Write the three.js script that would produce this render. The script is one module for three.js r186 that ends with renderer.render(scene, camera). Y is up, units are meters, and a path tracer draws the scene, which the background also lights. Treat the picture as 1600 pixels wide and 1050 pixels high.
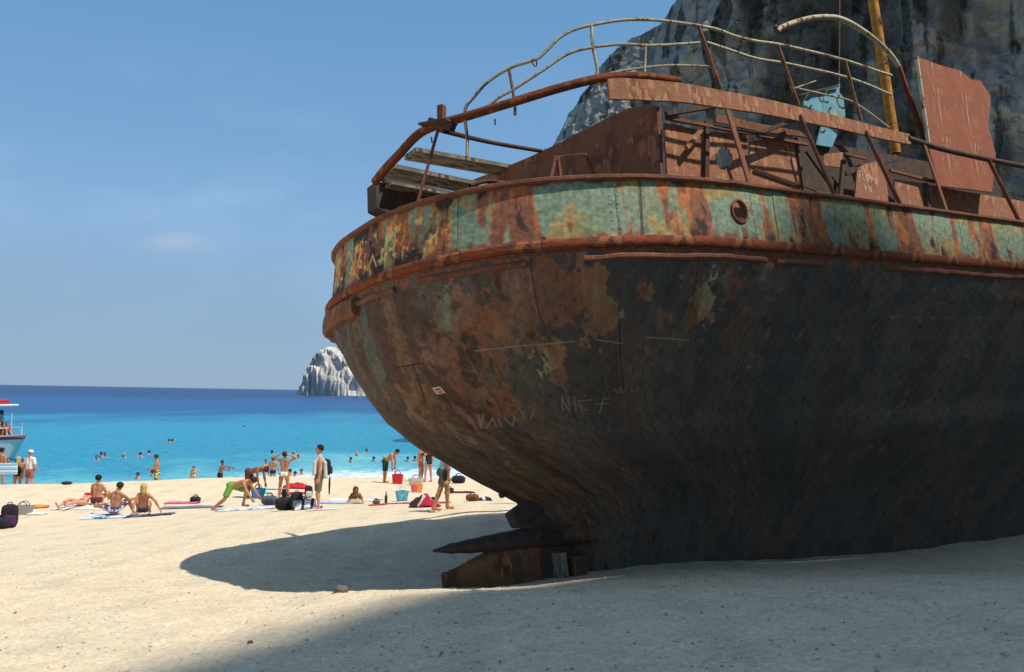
import * as THREE from 'three';
import { ImprovedNoise } from 'three/addons/math/ImprovedNoise.js';
import { mergeGeometries, mergeVertices, toCreasedNormals } from 'three/addons/utils/BufferGeometryUtils.js';
import { RoundedBoxGeometry } from 'three/addons/geometries/RoundedBoxGeometry.js';
import { Brush, Evaluator, SUBTRACTION } from 'three-bvh-csg';

// ------------------------------------------------------------------ camera, sky, sun, exposure
const scene = new THREE.Scene();
const FOCAL = 1400, PW = 1600, PH = 1050;                 // focal length in pixels of the 1600 x 1050 photograph
const EYE = new THREE.Vector3(0, 5, 0);                   // eye height over the sea
const PITCH = Math.atan(89.6 / FOCAL), ROLL = Math.atan(0.0173);
const camera = new THREE.PerspectiveCamera(2 * Math.atan(525 / FOCAL) * 180 / Math.PI, PW / PH, 0.1, 30000);
const FWD = new THREE.Vector3(0, Math.sin(PITCH), -Math.cos(PITCH));
const UP0 = new THREE.Vector3(0, Math.cos(PITCH), Math.sin(PITCH));
const RIGHT = new THREE.Vector3(Math.cos(ROLL), 0, 0).addScaledVector(UP0, Math.sin(ROLL));
const UPV = UP0.clone().multiplyScalar(Math.cos(ROLL)).add(new THREE.Vector3(-Math.sin(ROLL), 0, 0));
camera.position.copy(EYE); camera.up.copy(UPV); camera.lookAt(EYE.clone().add(FWD));

const SUN = new THREE.Vector3(0.443, 0.877, 0.183).normalize();   // from the right, a little behind, 60 degrees up
const sun = new THREE.DirectionalLight(new THREE.Color(1, 0.95, 0.86), 4.6);
sun.target.position.set(0, 3, -15); sun.position.copy(SUN).multiplyScalar(150).add(sun.target.position);
sun.castShadow = true; sun.shadow.mapSize.set(4096, 4096);
Object.assign(sun.shadow.camera, { left: -60, right: 60, top: 60, bottom: -60, near: 1, far: 400 });
scene.add(sun, sun.target);

const SKYW = 1024, SKYH = 512, skyData = new Float32Array(SKYW * SKYH * 4);
const lin = c => c <= 0.04045 ? c / 12.92 : Math.pow((c + 0.055) / 1.055, 2.4);
const L3 = (r, g, b) => [lin(r / 255), lin(g / 255), lin(b / 255)];
const perlin = new ImprovedNoise();
const clampSky = v => Math.max(-1, Math.min(1, v)), mixSky = (a, b, t) => a.map((v, n) => v + (b[n] - v) * t);
const WISP = FWD.clone().addScaledVector(RIGHT, (272 - 800) / FOCAL).addScaledVector(UPV, (525 - 376) / FOCAL).normalize(), WISPEL = Math.asin(WISP.y) * 57.2958, WISPAZ = (Math.atan2(WISP.z, WISP.x) + 2 * Math.PI) % (2 * Math.PI);
const skyTexture = (() => {
  const stops = [[0, L3(152, 178, 200)], [4, L3(146, 176, 204)], [10, L3(138, 178, 218)], [15, L3(120, 166, 210)], [25, L3(99, 150, 198)], [50, L3(106, 144, 186)], [90, L3(108, 142, 180)]];  // upper stops whitened to brighten and neutralise the shaded sand
  for (let j = 0; j < SKYH; j++) for (let i = 0; i < SKYW; i++) {
    const el = ((j + 0.5) / SKYH - 0.5) * 180, az = ((i + 0.5) / SKYW + 0.5) % 1 * 2 * Math.PI, o = (j * SKYW + i) * 4;
    let c;
    if (el <= 0) c = [0.3, 0.4, 0.5];
    else { let k = 0; while (k < stops.length - 2 && el > stops[k + 1][0]) k++; const [a, ca] = stops[k], [b, cb] = stops[k + 1], t = Math.min(1, (el - a) / (b - a)); c = ca.map((v, n) => v + (cb[n] - v) * t); }
    const er = el * Math.PI / 180, x = Math.cos(er) * Math.cos(az), z = Math.cos(er) * Math.sin(az), y = Math.sin(er);
    let w = 0, amp = 0.5, f = 5; for (let q = 0; q < 5; q++) { w += amp * perlin.noise(x * f + 3.1, y * f * 2.6, z * f + 7.7); amp *= 0.5; f *= 2.1; }
    const veil = Math.max(0, Math.min(1, (w + 0.02) * 2.2)) * Math.max(0, 1 - Math.abs(el - 11) / 11) * 0.4;   // thin high haze all round the sky
    // small torn fair-weather wisps, scattered at the same height round the bay
    let q2 = 0; amp = 0.5; f = 9; for (let q = 0; q < 5; q++) { q2 += amp * perlin.noise(x * f + 1.7, y * f * 3.2 + 0.4, z * f + 2.2); amp *= 0.55; f *= 2.1; }
    const da = Math.acos(clampSky(x * WISP.x + y * WISP.y + z * WISP.z)) * 57.3, dx = (az - WISPAZ) * 57.3, dyy = el - WISPEL;
    const wisp = Math.max(Math.max(0, q2 - 0.3) * 2.2 * Math.max(0, 1 - Math.abs(el - 9) / 5), Math.exp(-((dx / 1.9) ** 2) - (dyy / 0.6) ** 2) * Math.max(0, 0.45 + 1.6 * q2)) * 0.55;
    const sunA = Math.acos(clampSky(x * SUN.x + y * SUN.y + z * SUN.z)) * 57.3, glow = 0.55 * Math.exp(-((sunA / 14) ** 2)) + 0.2 * Math.exp(-sunA / 28);   // whitish aureole round the sun, added to fill the shade
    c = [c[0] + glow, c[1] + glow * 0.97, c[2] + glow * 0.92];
    c = mixSky(c, L3(206, 212, 220), Math.min(0.7, wisp));
    const vc = L3(176, 208, 240);
    for (let n = 0; n < 3; n++) skyData[o + n] = c[n] + (vc[n] - c[n]) * veil;
    skyData[o + 3] = 1;
  }
  const t = new THREE.DataTexture(skyData, SKYW, SKYH, THREE.RGBAFormat, THREE.FloatType);
  t.mapping = THREE.EquirectangularReflectionMapping; t.magFilter = THREE.LinearFilter; t.needsUpdate = true; return t;
})();
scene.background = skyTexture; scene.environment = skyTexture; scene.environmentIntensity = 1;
const renderer = new THREE.WebGLRenderer({ antialias: true });
renderer.toneMapping = THREE.LinearToneMapping; renderer.toneMappingExposure = 1.0;
renderer.shadowMap.enabled = true; renderer.shadowMap.type = THREE.PCFSoftShadowMap;

// ------------------------------------------------------------------ helpers
const V = (x, y, zf) => new THREE.Vector3(x, y, -zf);      // zf: metres ahead of the camera
let seed = 12345;
const rnd = () => { seed = (seed * 1664525 + 1013904223) >>> 0; return seed / 4294967296; };
const rr = (a, b) => a + (b - a) * rnd();
const clamp = (v, a = 0, b = 1) => Math.max(a, Math.min(b, v));
const sstep = (a, b, v) => { const t = clamp((v - a) / (b - a)); return t * t * (3 - 2 * t); };
const lerp = (a, b, t) => a + (b - a) * t;
const mix3 = (a, b, t) => [lerp(a[0], b[0], t), lerp(a[1], b[1], t), lerp(a[2], b[2], t)];
const fbm3 = (x, y, z, o = 4, f = 1) => { let s = 0, a = 0.5; for (let i = 0; i < o; i++) { s += a * perlin.noise(x * f + i * 17.3, y * f + i * 5.1, z * f + i * 9.7); a *= 0.5; f *= 2.03; } return s; };
// periodic value noise for tiles
const hash2 = (x, y, s) => { let h = (x * 374761393 + y * 668265263 + s * 974711) | 0; h = Math.imul(h ^ (h >>> 13), 1274126177); return ((h ^ (h >>> 16)) >>> 0) / 4294967296; };
function vnoise(x, y, px, py, s) {
  const xi = Math.floor(x), yi = Math.floor(y), fx = x - xi, fy = y - yi, u = fx * fx * (3 - 2 * fx), v = fy * fy * (3 - 2 * fy);
  const m = (a, p) => ((a % p) + p) % p, x0 = m(xi, px), x1 = m(xi + 1, px), y0 = m(yi, py), y1 = m(yi + 1, py);
  return lerp(lerp(hash2(x0, y0, s), hash2(x1, y0, s), u), lerp(hash2(x0, y1, s), hash2(x1, y1, s), u), v);
}
const tfbm = (u, v, fx, fy, o, s) => { let r = 0, a = 0.5, n = 0; for (let i = 0; i < o; i++) { r += a * vnoise(u * fx, v * fy, fx, fy, s + i); n += a; a *= 0.5; fx *= 2; fy *= 2; } return r / n; };
const names = {};
const numbered = n => { const k = names[n] = (names[n] ?? -1) + 1; return k ? `${n}_${String(k).padStart(3, '0')}` : n; };
const shade = m => { m.castShadow = true; m.receiveShadow = true; return m; };
function part(parent, name, geo, mat, label) { const m = shade(new THREE.Mesh(geo, mat)); m.name = name; if (label) m.userData.label = label; parent.add(m); return m; }
function thing(name, label, category, pos, yaw = 0, group) {
  const g = new THREE.Group(); g.name = numbered(name); g.userData = { label, category }; if (group) g.userData.group = group;
  if (pos) g.position.copy(pos); g.rotation.y = yaw; scene.add(g); return g;
}
function structure(name, geo, mat) { const m = shade(new THREE.Mesh(geo, mat)); m.name = name; m.userData = { kind: 'structure' }; scene.add(m); return m; }
const flatten = g => { const n = g.index ? g.toNonIndexed() : g; return n; };
const merge = gs => mergeGeometries(gs.map(g => { const n = flatten(g); for (const k of Object.keys(n.attributes)) if (!['position', 'normal', 'uv'].includes(k)) n.deleteAttribute(k); if (!n.attributes.uv) n.setAttribute('uv', new THREE.Float32BufferAttribute(new Float32Array(n.attributes.position.count * 2), 2)); n.morphAttributes = {}; return n; }));
function boxUV(g, s = 1) {                                     // uv in metres from the dominant axis of each vertex normal
  const p = g.attributes.position, n = g.attributes.normal, uv = new Float32Array(p.count * 2);
  for (let i = 0; i < p.count; i++) {
    const ax = Math.abs(n.getX(i)), ay = Math.abs(n.getY(i)), az = Math.abs(n.getZ(i));
    const [a, b] = ax > ay && ax > az ? [p.getZ(i), p.getY(i)] : ay > az ? [p.getX(i), p.getZ(i)] : [p.getX(i), p.getY(i)];
    uv[2 * i] = a * s; uv[2 * i + 1] = b * s;
  }
  g.setAttribute('uv', new THREE.BufferAttribute(uv, 2)); return g;
}
function dataTex(w, h, fn, srgb = true) {
  const d = new Uint8Array(w * h * 4);
  for (let j = 0; j < h; j++) for (let i = 0; i < w; i++) { const c = fn(i / w, j / h, i, j), o = (j * w + i) * 4; d[o] = c[0]; d[o + 1] = c[1]; d[o + 2] = c[2]; d[o + 3] = 255; }
  const t = new THREE.DataTexture(d, w, h); t.wrapS = t.wrapT = THREE.RepeatWrapping; t.magFilter = THREE.LinearFilter; t.minFilter = THREE.LinearMipmapLinearFilter; t.generateMipmaps = true;
  if (srgb) t.colorSpace = THREE.SRGBColorSpace; t.needsUpdate = true; return t;
}
const grey = v => { v = clamp(v) * 255; return [v, v, v]; };
const std = (o) => new THREE.MeshStandardMaterial({ roughness: 0.9, metalness: 0, ...o });
const rgb = (r, g, b) => new THREE.Color().setRGB(r, g, b);
// the direction of a photograph pixel
const rayOf = (px, py) => FWD.clone().addScaledVector(RIGHT, (px - 800) / FOCAL).addScaledVector(UPV, (525 - py) / FOCAL).normalize();
const project = p => { const d = p.clone().sub(EYE), z = d.dot(FWD); return [800 + FOCAL * d.dot(RIGHT) / z, 525 - FOCAL * d.dot(UPV) / z]; };

// ------------------------------------------------------------------ terrain: sand and sea bed from surveyed heights (thin-plate spline)
const CTRL = (() => {
  const f = (x, z) => 3.3 + 0.08 * x - 0.046 * z, c = [];
  for (const [x, z] of [[0, 0], [-6, 0], [6, 0], [0, -14], [-14, -8], [14, -10], [-5, 6], [-1.5, 8.2], [2.5, 8.5], [-8, 9], [-14, 14], [-11, 18], [-5, 18], [-1, 9.9]]) c.push([x, z, f(x, z)]);
  c.push([6.5, 9, 3.2], [0.68, 13.5, 2.3], [1.97, 13.8, 2.36], [4.68, 15.3, 2.22], [7.85, 16.5, 2.08], [-0.38, 13.3, 2.18], [-4.87, 13.6, 2.26], [0, 18.5, 2.32], [-1.6, 20.6, 2.3], [12, 18, 2.1], [6, 22, 2.2],
    [-5.6, 26, 1.63], [-12, 27, 1.12], [-13.8, 24.5, 1.1], [-9.5, 30, 1.2], [-2, 30, 1.35], [6, 32, 1.3], [-20, 26, 1.05], [-28, 26, 0.95],
    [-19.5, 36, 1.0], [-26, 35, 0.95], [-15, 40.5, 0.8], [-11.4, 45.5, 0.46], [-7, 49.5, 0.18], [-3.5, 52, 0.1], [4, 55, 0.15],
    [-21.5, 39.6, -0.25], [-29, 39, -0.25], [-17, 44, -0.25], [-13.2, 48.5, -0.22], [-8, 53.5, -0.25], [-3, 56, -0.3], [4, 60, -0.4],
    [-26, 48, -1.6], [-18, 54, -1.6], [-8, 63, -1.6], [4, 70, -1.6], [-40, 60, -4], [-20, 80, -4.5], [10, 90, -4], [-60, 45, -4], [-45, 30, 0.4], [30, 60, 2], [30, 20, 3.0], [30, -15, 4.6], [-30, -10, 2.6], [-30, 12, 1.6]);
  return c;
})();
const TPS = (() => {
  const n = CTRL.length, N = n + 3, M = [], U = r2 => r2 > 0 ? 0.5 * r2 * Math.log(r2) : 0;
  for (let i = 0; i < N; i++) M.push(new Float64Array(N + 1));
  for (let i = 0; i < n; i++) {
    for (let j = 0; j < n; j++) M[i][j] = U((CTRL[i][0] - CTRL[j][0]) ** 2 + (CTRL[i][1] - CTRL[j][1]) ** 2) + (i === j ? 0.4 : 0);
    M[i][n] = M[n][i] = 1; M[i][n + 1] = M[n + 1][i] = CTRL[i][0]; M[i][n + 2] = M[n + 2][i] = CTRL[i][1]; M[i][N] = CTRL[i][2];
  }
  for (let c = 0; c < N; c++) {
    let p = c; for (let r = c + 1; r < N; r++) if (Math.abs(M[r][c]) > Math.abs(M[p][c])) p = r;
    [M[c], M[p]] = [M[p], M[c]];
    for (let r = 0; r < N; r++) if (r !== c) { const k = M[r][c] / M[c][c]; if (k) for (let q = c; q <= N; q++) M[r][q] -= k * M[c][q]; }
  }
  const w = M.map((r, i) => r[N] / r[i]);
  return (x, z) => { let s = w[n] + w[n + 1] * x + w[n + 2] * z; for (let i = 0; i < n; i++) s += w[i] * U((x - CTRL[i][0]) ** 2 + (z - CTRL[i][1]) ** 2); return s; };
})();
function groundBase(x, z) {
  const h = TPS(clamp(x, -55, 34), clamp(z, -18, 88));
  const out = Math.max(-55 - x, 0, z - 88);
  return clamp(h, -9, 6) - clamp(out * 0.05, 0, 6) * (h < 0.5 ? 1 : 0);
}
function groundY(x, z) {
  let h = groundBase(x, z);
  const dry = sstep(0.0, 0.5, h);
  h += dry * (0.05 * perlin.noise(x * 0.55, 3, z * 0.55) + 0.02 * perlin.noise(x * 1.7, 9, z * 1.7) + 0.008 * perlin.noise(x * 4.5, 1, z * 4.5));
  return h;
}
function toGround(px, py) {                                   // where the sight line of a pixel meets the beach (or the sea)
  const d = rayOf(px, py); let t = 1;
  for (let k = 0; k < 4000; k++) { const x = d.x * t, y = 5 + d.y * t, z = -d.z * t; const e = y - Math.max(groundY(x, z), 0); if (e < 0.004) break; t += Math.max(0.004, e * 0.5); if (t > 4000) break; }
  return new THREE.Vector3(d.x * t, 5 + d.y * t, d.z * t);
}
function gridLines(a, b, fa, fb, step, grow) {                // fine between fa and fb, growing outwards
  const l = []; for (let v = fa; v <= fb; v += step) l.push(v);
  let s = step, v = fa; while (v > a) { s *= grow; v -= s; l.unshift(Math.max(v, a)); } s = step; v = l[l.length - 1]; while (v < b) { s *= grow; v += s; l.push(Math.min(v, b)); } return l;
}
function sheet(xs, zs, fn) {                                  // grid in x and zf; fn -> [y, colour]
  const nx = xs.length, nz = zs.length, p = new Float32Array(nx * nz * 3), c = new Float32Array(nx * nz * 3), uv = new Float32Array(nx * nz * 2), idx = [];
  for (let j = 0; j < nz; j++) for (let i = 0; i < nx; i++) {
    const k = j * nx + i, [y, col] = fn(xs[i], zs[j]);
    p.set([xs[i], y, -zs[j]], k * 3); c.set(col, k * 3); uv.set([xs[i], zs[j]], k * 2);
    if (i && j) idx.push(k - nx - 1, k - nx, k, k - nx - 1, k, k - 1);
  }
  const g = new THREE.BufferGeometry(); g.setAttribute('position', new THREE.BufferAttribute(p, 3)); g.setAttribute('color', new THREE.BufferAttribute(c, 3)); g.setAttribute('uv', new THREE.BufferAttribute(uv, 2));
  g.setIndex(idx); g.computeVertexNormals(); return g;
}
const rep = (t, s) => { const c = t.clone(); c.repeat.set(s, s); c.needsUpdate = true; return c; };
const sandTex = dataTex(1024, 1024, (u, v, i, j) => {          // pale pebble sand, 2 m tile
  const a = tfbm(u, v, 5, 5, 4, 11), b = tfbm(u, v, 60, 60, 3, 31), g = hash2(i, j, 5);
  const k = 0.8 + 0.13 * a + 0.2 * (b - 0.5) + 0.14 * (g - 0.5) - (g > 0.985 ? 0.22 : 0);
  return [clamp(k * 1.0) * 255, clamp(k * 0.955) * 255, clamp(k * 0.85) * 255];
});
const sandBump = dataTex(1024, 1024, (u, v, i, j) => grey(0.45 * tfbm(u, v, 12, 12, 3, 71) + 0.4 * tfbm(u, v, 64, 64, 3, 51) + 0.15 * hash2(i, j, 8)), false);
{
  const xs = gridLines(-420, 420, -9, 9, 0.07, 1.045), zs = gridLines(-300, 500, 4.5, 17, 0.07, 1.04);
  // footprints trodden into the sand
  const feet = []; for (let k = 0; k < 520; k++) { const x = rr(-11, 7), z = rr(5.2, 17); feet.push([x, z, rr(0, 6.28), rr(0.012, 0.035)]); }
  for (let w = 0; w < 9; w++) { let x = rr(-10, 3), z = rr(5, 16), a = rr(0, 6.28); for (let k = 0; k < 14; k++) { const s = k % 2 ? 1 : -1; feet.push([x + s * 0.09 * Math.cos(a), z - s * 0.09 * Math.sin(a), a, 0.03]); x += 0.62 * Math.sin(a); z += 0.62 * Math.cos(a); a += rr(-0.15, 0.15); } }
  const cell = {}; for (const f of feet) { const k = `${Math.floor(f[0])},${Math.floor(f[1])}`; (cell[k] ??= []).push(f); }
  const dent = (x, z) => {
    let h = 0; if (z < 4.5 || z > 18) return 0;
    for (let i = -1; i < 2; i++) for (let j = -1; j < 2; j++) for (const [fx, fz, a, dp] of cell[`${Math.floor(x) + i},${Math.floor(z) + j}`] || []) {
      const u = (x - fx) * Math.sin(a) + (z - fz) * Math.cos(a), w = (x - fx) * Math.cos(a) - (z - fz) * Math.sin(a), r = Math.sqrt((u / 0.15) ** 2 + (w / 0.075) ** 2);
      if (r < 2) h += -dp * Math.exp(-r * r * 1.6) + dp * 0.45 * Math.exp(-((r - 1.25) ** 2) * 9);
    } return h;
  };
  const g = sheet(xs, zs, (x, z) => {
    const h = groundY(x, z) + dent(x, z) + (z > 4 && z < 20 ? 0.006 * perlin.noise(x * 11, 4, z * 11) : 0);
    const wet = sstep(0.34, 0.06, groundBase(x, z) + 0.1 * perlin.noise(x * 0.8, 2, z * 0.8));       // damp pebbles at the wash line
    const t = 0.5 + 0.5 * fbm3(x * 0.35, 5, z * 0.35, 3);
    return [h, mix3([0.92 + 0.1 * t, 0.92 + 0.1 * t, 0.9 + 0.14 * t], [0.6, 0.58, 0.55], wet * 0.55)];
  });
  const m = std({ map: rep(sandTex, 0.5), bumpMap: rep(sandBump, 0.62), bumpScale: 0.02, vertexColors: true, color: rgb(1.0, 0.9, 0.79), roughness: 1 });
  structure('sand_beach', g, m);
}

{ // loose pebbles strewn on the sand
  const geos = new THREE.IcosahedronGeometry(1, 1), pp = geos.attributes.position; for (let i = 0; i < pp.count; i++) { const n = 1 + 0.5 * fbm3(pp.getX(i) * 1.4, pp.getY(i) * 1.4, pp.getZ(i) * 1.4, 2); pp.setXYZ(i, pp.getX(i) * n, pp.getY(i) * n * 0.62, pp.getZ(i) * n * 0.85); }
  const pg = mergeVertices((geos.deleteAttribute('normal'), geos.deleteAttribute('uv'), geos), 1e-4); pg.computeVertexNormals();
  const N = 9000, im = shade(new THREE.InstancedMesh(pg, std({ roughness: 1, color: '#ffffff' }), N)), m4 = new THREE.Matrix4(), q = new THREE.Quaternion(), col = new THREE.Color(); let k = 0;
  while (k < N) { const z = 4.6 + 14 * Math.pow(rnd(), 1.5), x = rr(-0.62, 0.62) * z, dens = 0.35 + 0.65 * sstep(-0.1, 0.25, fbm3(x * 0.5, 8, z * 0.5, 3)) + (x > -1 ? 0.25 : 0); if (rnd() > dens) continue; const r = 0.0035 + 0.013 * Math.pow(rnd(), 5) + 0.004 * rnd(); q.setFromEuler(new THREE.Euler(rr(-0.4, 0.4), rr(0, 6.28), rr(-0.4, 0.4))); m4.compose(new THREE.Vector3(x, groundY(x, z) + r * 0.25, -z), q, new THREE.Vector3(r, r, r)); im.setMatrixAt(k, m4); const g = rr(0.28, 0.72); col.setRGB(g * 1.02, g * 0.95, g * rr(0.78, 0.9)); im.setColorAt(k, col); k++; }
  im.name = 'pebbles'; im.userData = { kind: 'stuff', label: 'small pale pebbles strewn over the near sand', category: 'pebbles' }; scene.add(im);
}

// ------------------------------------------------------------------ sea
const waveTex = dataTex(512, 512, (u, v) => grey(0.55 * tfbm(u, v, 6, 10, 4, 91) + 0.45 * (1 - Math.abs(2 * tfbm(u, v, 9, 14, 3, 97) - 1))), false);
{
  const xs = gridLines(-14000, 14000, -36, 12, 0.3, 1.06), zs = gridLines(22, 16000, 34, 66, 0.3, 1.05);
  const shallow = [0.17, 0.52, 0.56], mid = [0.014, 0.27, 0.42], blue = [0.005, 0.09, 0.25], deep = [0.008, 0.045, 0.15];
  const g = sheet(xs, zs, (x, z) => {
    const gb = groundBase(x, z), d = Math.hypot(x, z), n = fbm3(x * 0.02, 1, z * 0.011, 4), n2 = fbm3(x * 0.11, 4, z * 0.05, 3), lace0 = fbm3(x * 0.4, 6, z * 0.22, 3);
    // sand bed near the shore, sea-grass and deep water farther out, with ragged borders
    let c = mix3(shallow, mid, sstep(-0.3, -3.2, gb + n2 * 3.4 + 0.8 * lace0));
    c = mix3(c, blue, sstep(124, 205, d + n * 150 + n2 * 40));
    c = mix3(c, deep, sstep(330, 620, d + n * 330));
    const lap = gb + 0.07 * perlin.noise(x * 0.5, 7, z * 0.5) + 0.05 * perlin.noise(x * 1.9, 8, z * 1.9);
    const lace = fbm3(x * 1.6, 2, z * 1.6, 3);
    let foam = Math.max(sstep(-0.34, -0.1, lap + lace * 0.42) * (gb > -1 ? 1 : 0), sstep(-1.0, -0.5, gb + lace * 1.1 + n2 * 0.5) * sstep(-20, -15, x + 4 * n) * 0.92);
    foam = Math.max(foam, sstep(0.12, 0.2, fbm3(x * 0.5, 12, z * 1.4, 3) - Math.abs(gb + 0.55) * 0.8) * 0.8);
    c = mix3(c, [0.86, 0.9, 0.9], clamp(foam));
    const near = sstep(400, 60, d);
    return [near * (0.035 * perlin.noise(x * 0.35, 2, z * 0.7) + 0.02 * perlin.noise(x * 1.1, 6, z * 1.5)) * sstep(0.1, -0.5, gb), c];
  });
  const wt = waveTex.clone(); wt.repeat.set(1 / 9, 1 / 9); wt.needsUpdate = true;
  const m = new THREE.MeshPhysicalMaterial({ vertexColors: true, roughness: 0.3, specularIntensity: 0.45, bumpMap: wt, bumpScale: 0.8 }); 
  structure('sea', g, m);
}
// ------------------------------------------------------------------ limestone cliffs
const rockTex = dataTex(1024, 1024, (u, v, i, j) => {         // weathered limestone: beds, vertical water stains, scrub-dark cracks; 16 m tile
  const bed = tfbm(u, v, 3, 26, 4, 201), st = tfbm(u, v, 22, 3, 4, 211), a = tfbm(u, v, 8, 8, 5, 221), sp = tfbm(u, v, 40, 40, 3, 231);
  let k = 0.5 + 0.3 * a + 0.16 * (bed - 0.5) + 0.12 * (sp - 0.5);
  const dark = sstep(0.56, 0.68, st * 0.75 + a * 0.4 - 0.05), black = sstep(0.66, 0.72, sp * 0.55 + a * 0.45 + st * 0.1);
  k *= 1 - 0.45 * dark - 0.25 * black;
  return [clamp(k) * 250, clamp(k * 0.985) * 246, clamp(k * 0.95) * 240];
});
const rockBump = dataTex(1024, 1024, (u, v) => grey(0.5 * tfbm(u, v, 6, 14, 5, 251) + 0.5 * Math.abs(2 * tfbm(u, v, 16, 22, 4, 261) - 1)), false);
function rockWall(path, nU, nV, rough, fine, back, base = -3) {   // path: [x, zf, top, lean]; face, rounded brow, then the plateau behind
  const g = new THREE.BufferGeometry(), P = [], C = [], UVs = [], I = [], rows = nV + 9;
  const len = [0]; for (let i = 1; i < path.length; i++) len.push(len[i - 1] + Math.hypot(path[i][0] - path[i - 1][0], path[i][1] - path[i - 1][1]));
  const tot = len[len.length - 1];
  for (let a = 0; a <= nU; a++) {
    const s = a / nU * tot; let k = 0; while (k < path.length - 2 && s > len[k + 1]) k++;
    const t = (s - len[k]) / (len[k + 1] - len[k]), A = path[k], B = path[k + 1];
    const x = lerp(A[0], B[0], t), z = lerp(A[1], B[1], t), top = lerp(A[2], B[2], t), lean = lerp(A[3], B[3], t), brow = lerp(A[4] || 0, B[4] || 0, t);
    const pm = path[Math.max(k - 0, 0)], pn = path[Math.min(k + 1, path.length - 1)];
    let tx = pn[0] - pm[0], tz = pn[1] - pm[1]; const tl = Math.hypot(tx, tz) || 1; tx /= tl; tz /= tl;
    const ox = tz, oz = -tx;                                   // outward: towards the bay when the path runs clockwise
    for (let b = 0; b < rows; b++) {
      const f = b / nV; let y, inw;
      if (f <= 1) { y = base + (top - base) * f; inw = lean * (y - base) + brow * sstep(0.72, 1, f) ** 2; }
      else { const q = (b - nV) / 8; y = top + q * 1.5; inw = lean * (top - base) + brow + q * q * back; }
      const crest = 1 - sstep(0.8, 1, f) * 0.7;
      const d = (rough * (fbm3(x * 0.07, y * 0.045, z * 0.07, 4) * 2.4 + Math.abs(fbm3(x * 0.16 + 9, y * 0.03, z * 0.16, 3)) * 1.8) + fine * (0.5 - 3 * Math.abs(fbm3(x * 0.22, y * 0.16, z * 0.22, 5))) + fine * 0.5 * fbm3(x * 1.1, y * 1.5, z * 1.1, 4)) * crest;
      P.push(x - ox * inw + ox * d, y + (f >= 0.97 ? fbm3(x * 0.2, 3, z * 0.2, 4) * rough * 0.9 : 0) + (f < 1 ? 0.5 * fine * fbm3(x * 0.5, y * 0.5, z * 0.5, 3) : 0), -(z - oz * inw + oz * d));
      UVs.push(s / 16, y / 16);
      const n1 = fbm3(x * 0.09 + 4, y * 0.02, z * 0.09, 4), n2 = fbm3(x * 0.5, y * 0.1 + 3, z * 0.5, 3);
      const stainShade = sstep(0.03, 0.17, n1 + 0.35 * n2 + (x > 15 && z < 100 ? 0.05 : -0.14)) * 0.88;     // rain stains, plus painted-in shade at right and a paler sunlit left flank
      const c = mix3([0.7, 0.71, 0.72], [0.15, 0.155, 0.15], stainShade); C.push(...c);
    }
  }
  for (let a = 0; a < nU; a++) for (let b = 0; b < rows - 1; b++) { const k = a * rows + b; I.push(k, k + 1, k + rows, k + rows, k + 1, k + rows + 1); }
  g.setAttribute('position', new THREE.Float32BufferAttribute(P, 3)); g.setAttribute('color', new THREE.Float32BufferAttribute(C, 3)); g.setAttribute('uv', new THREE.Float32BufferAttribute(UVs, 2)); g.setIndex(I); g.computeVertexNormals(); return g;
}
const rockMat = std({ map: rockTex, bumpMap: rockBump, bumpScale: 0.5, vertexColors: true, roughness: 1, side: THREE.DoubleSide, color: rgb(0.84, 0.92, 1.0) });
{
  // the headland behind the wreck: its nose falls to the sea at left
  const path = [[6, 122, 27, 0.12, 3], [0, 98, 25, 0.1, 4], [-2.4, 86, 26.5, 0.08, 5], [1.2, 83.5, 33.5, 0.05, 5.5], [5.6, 80.5, 38.5, 0.04, 5], [11.2, 77, 39.5, 0.03, 3], [15.2, 75, 43, 0.02, 1], [24, 69, 52, 0.02, 0], [33, 62, 62, 0.02, 0], [46, 52.5, 72, 0.03, 0]];
  structure('cliff', rockWall(path, 420, 230, 1.5, 1.5, 40), rockMat);
}
{
  // the cliff to the right of the beach, whose crest throws the shade over the near sand: crest = shade border carried up the sunbeam
  const sx = SUN.x, sy = SUN.y, sz = -SUN.z, hl = Math.hypot(sx, sz), ax = sx / hl, az = sz / hl;      // (x, zf)
  const hv = [-az, ax], vv = [-ax * sy, hl, -az * sy];         // across the beam (x, zf); up across the beam (x, y, zf)
  const border = [[-70, 8], [-30, 7.2], [-10, 7.0], [0, 6.6], [3, 6.4], [5.6, 6.1], [7.4, 5.85], [8.7, 5.6], [10.2, 5.22], [11.4, 4.98], [12, 4.84], [12.6, 4.62], [13, 4.6], [13.3, 4.95], [13.9, 4.75], [14.6, 4.3], [15.1, 3.7], [15.6, 3.05], [16, 2.76], [17.35, 2.02], [19, 1.15], [24, -1.6], [36, -8], [52, -14]];
  const crest = border.map(([h, v]) => {
    const p = [hv[0] * h + vv[0] * v, vv[1] * v, hv[1] * h + vv[2] * v], t = (54 - p[0]) / sx;
    return [54, p[2] + sz * t, p[1] + sy * t, 0.0];
  });
  const g = rockWall(crest.reverse(), 340, 60, 0.0, 0.07, 60);
  structure('cliff', g, rockMat).name = 'cliff_wall';
}
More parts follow.
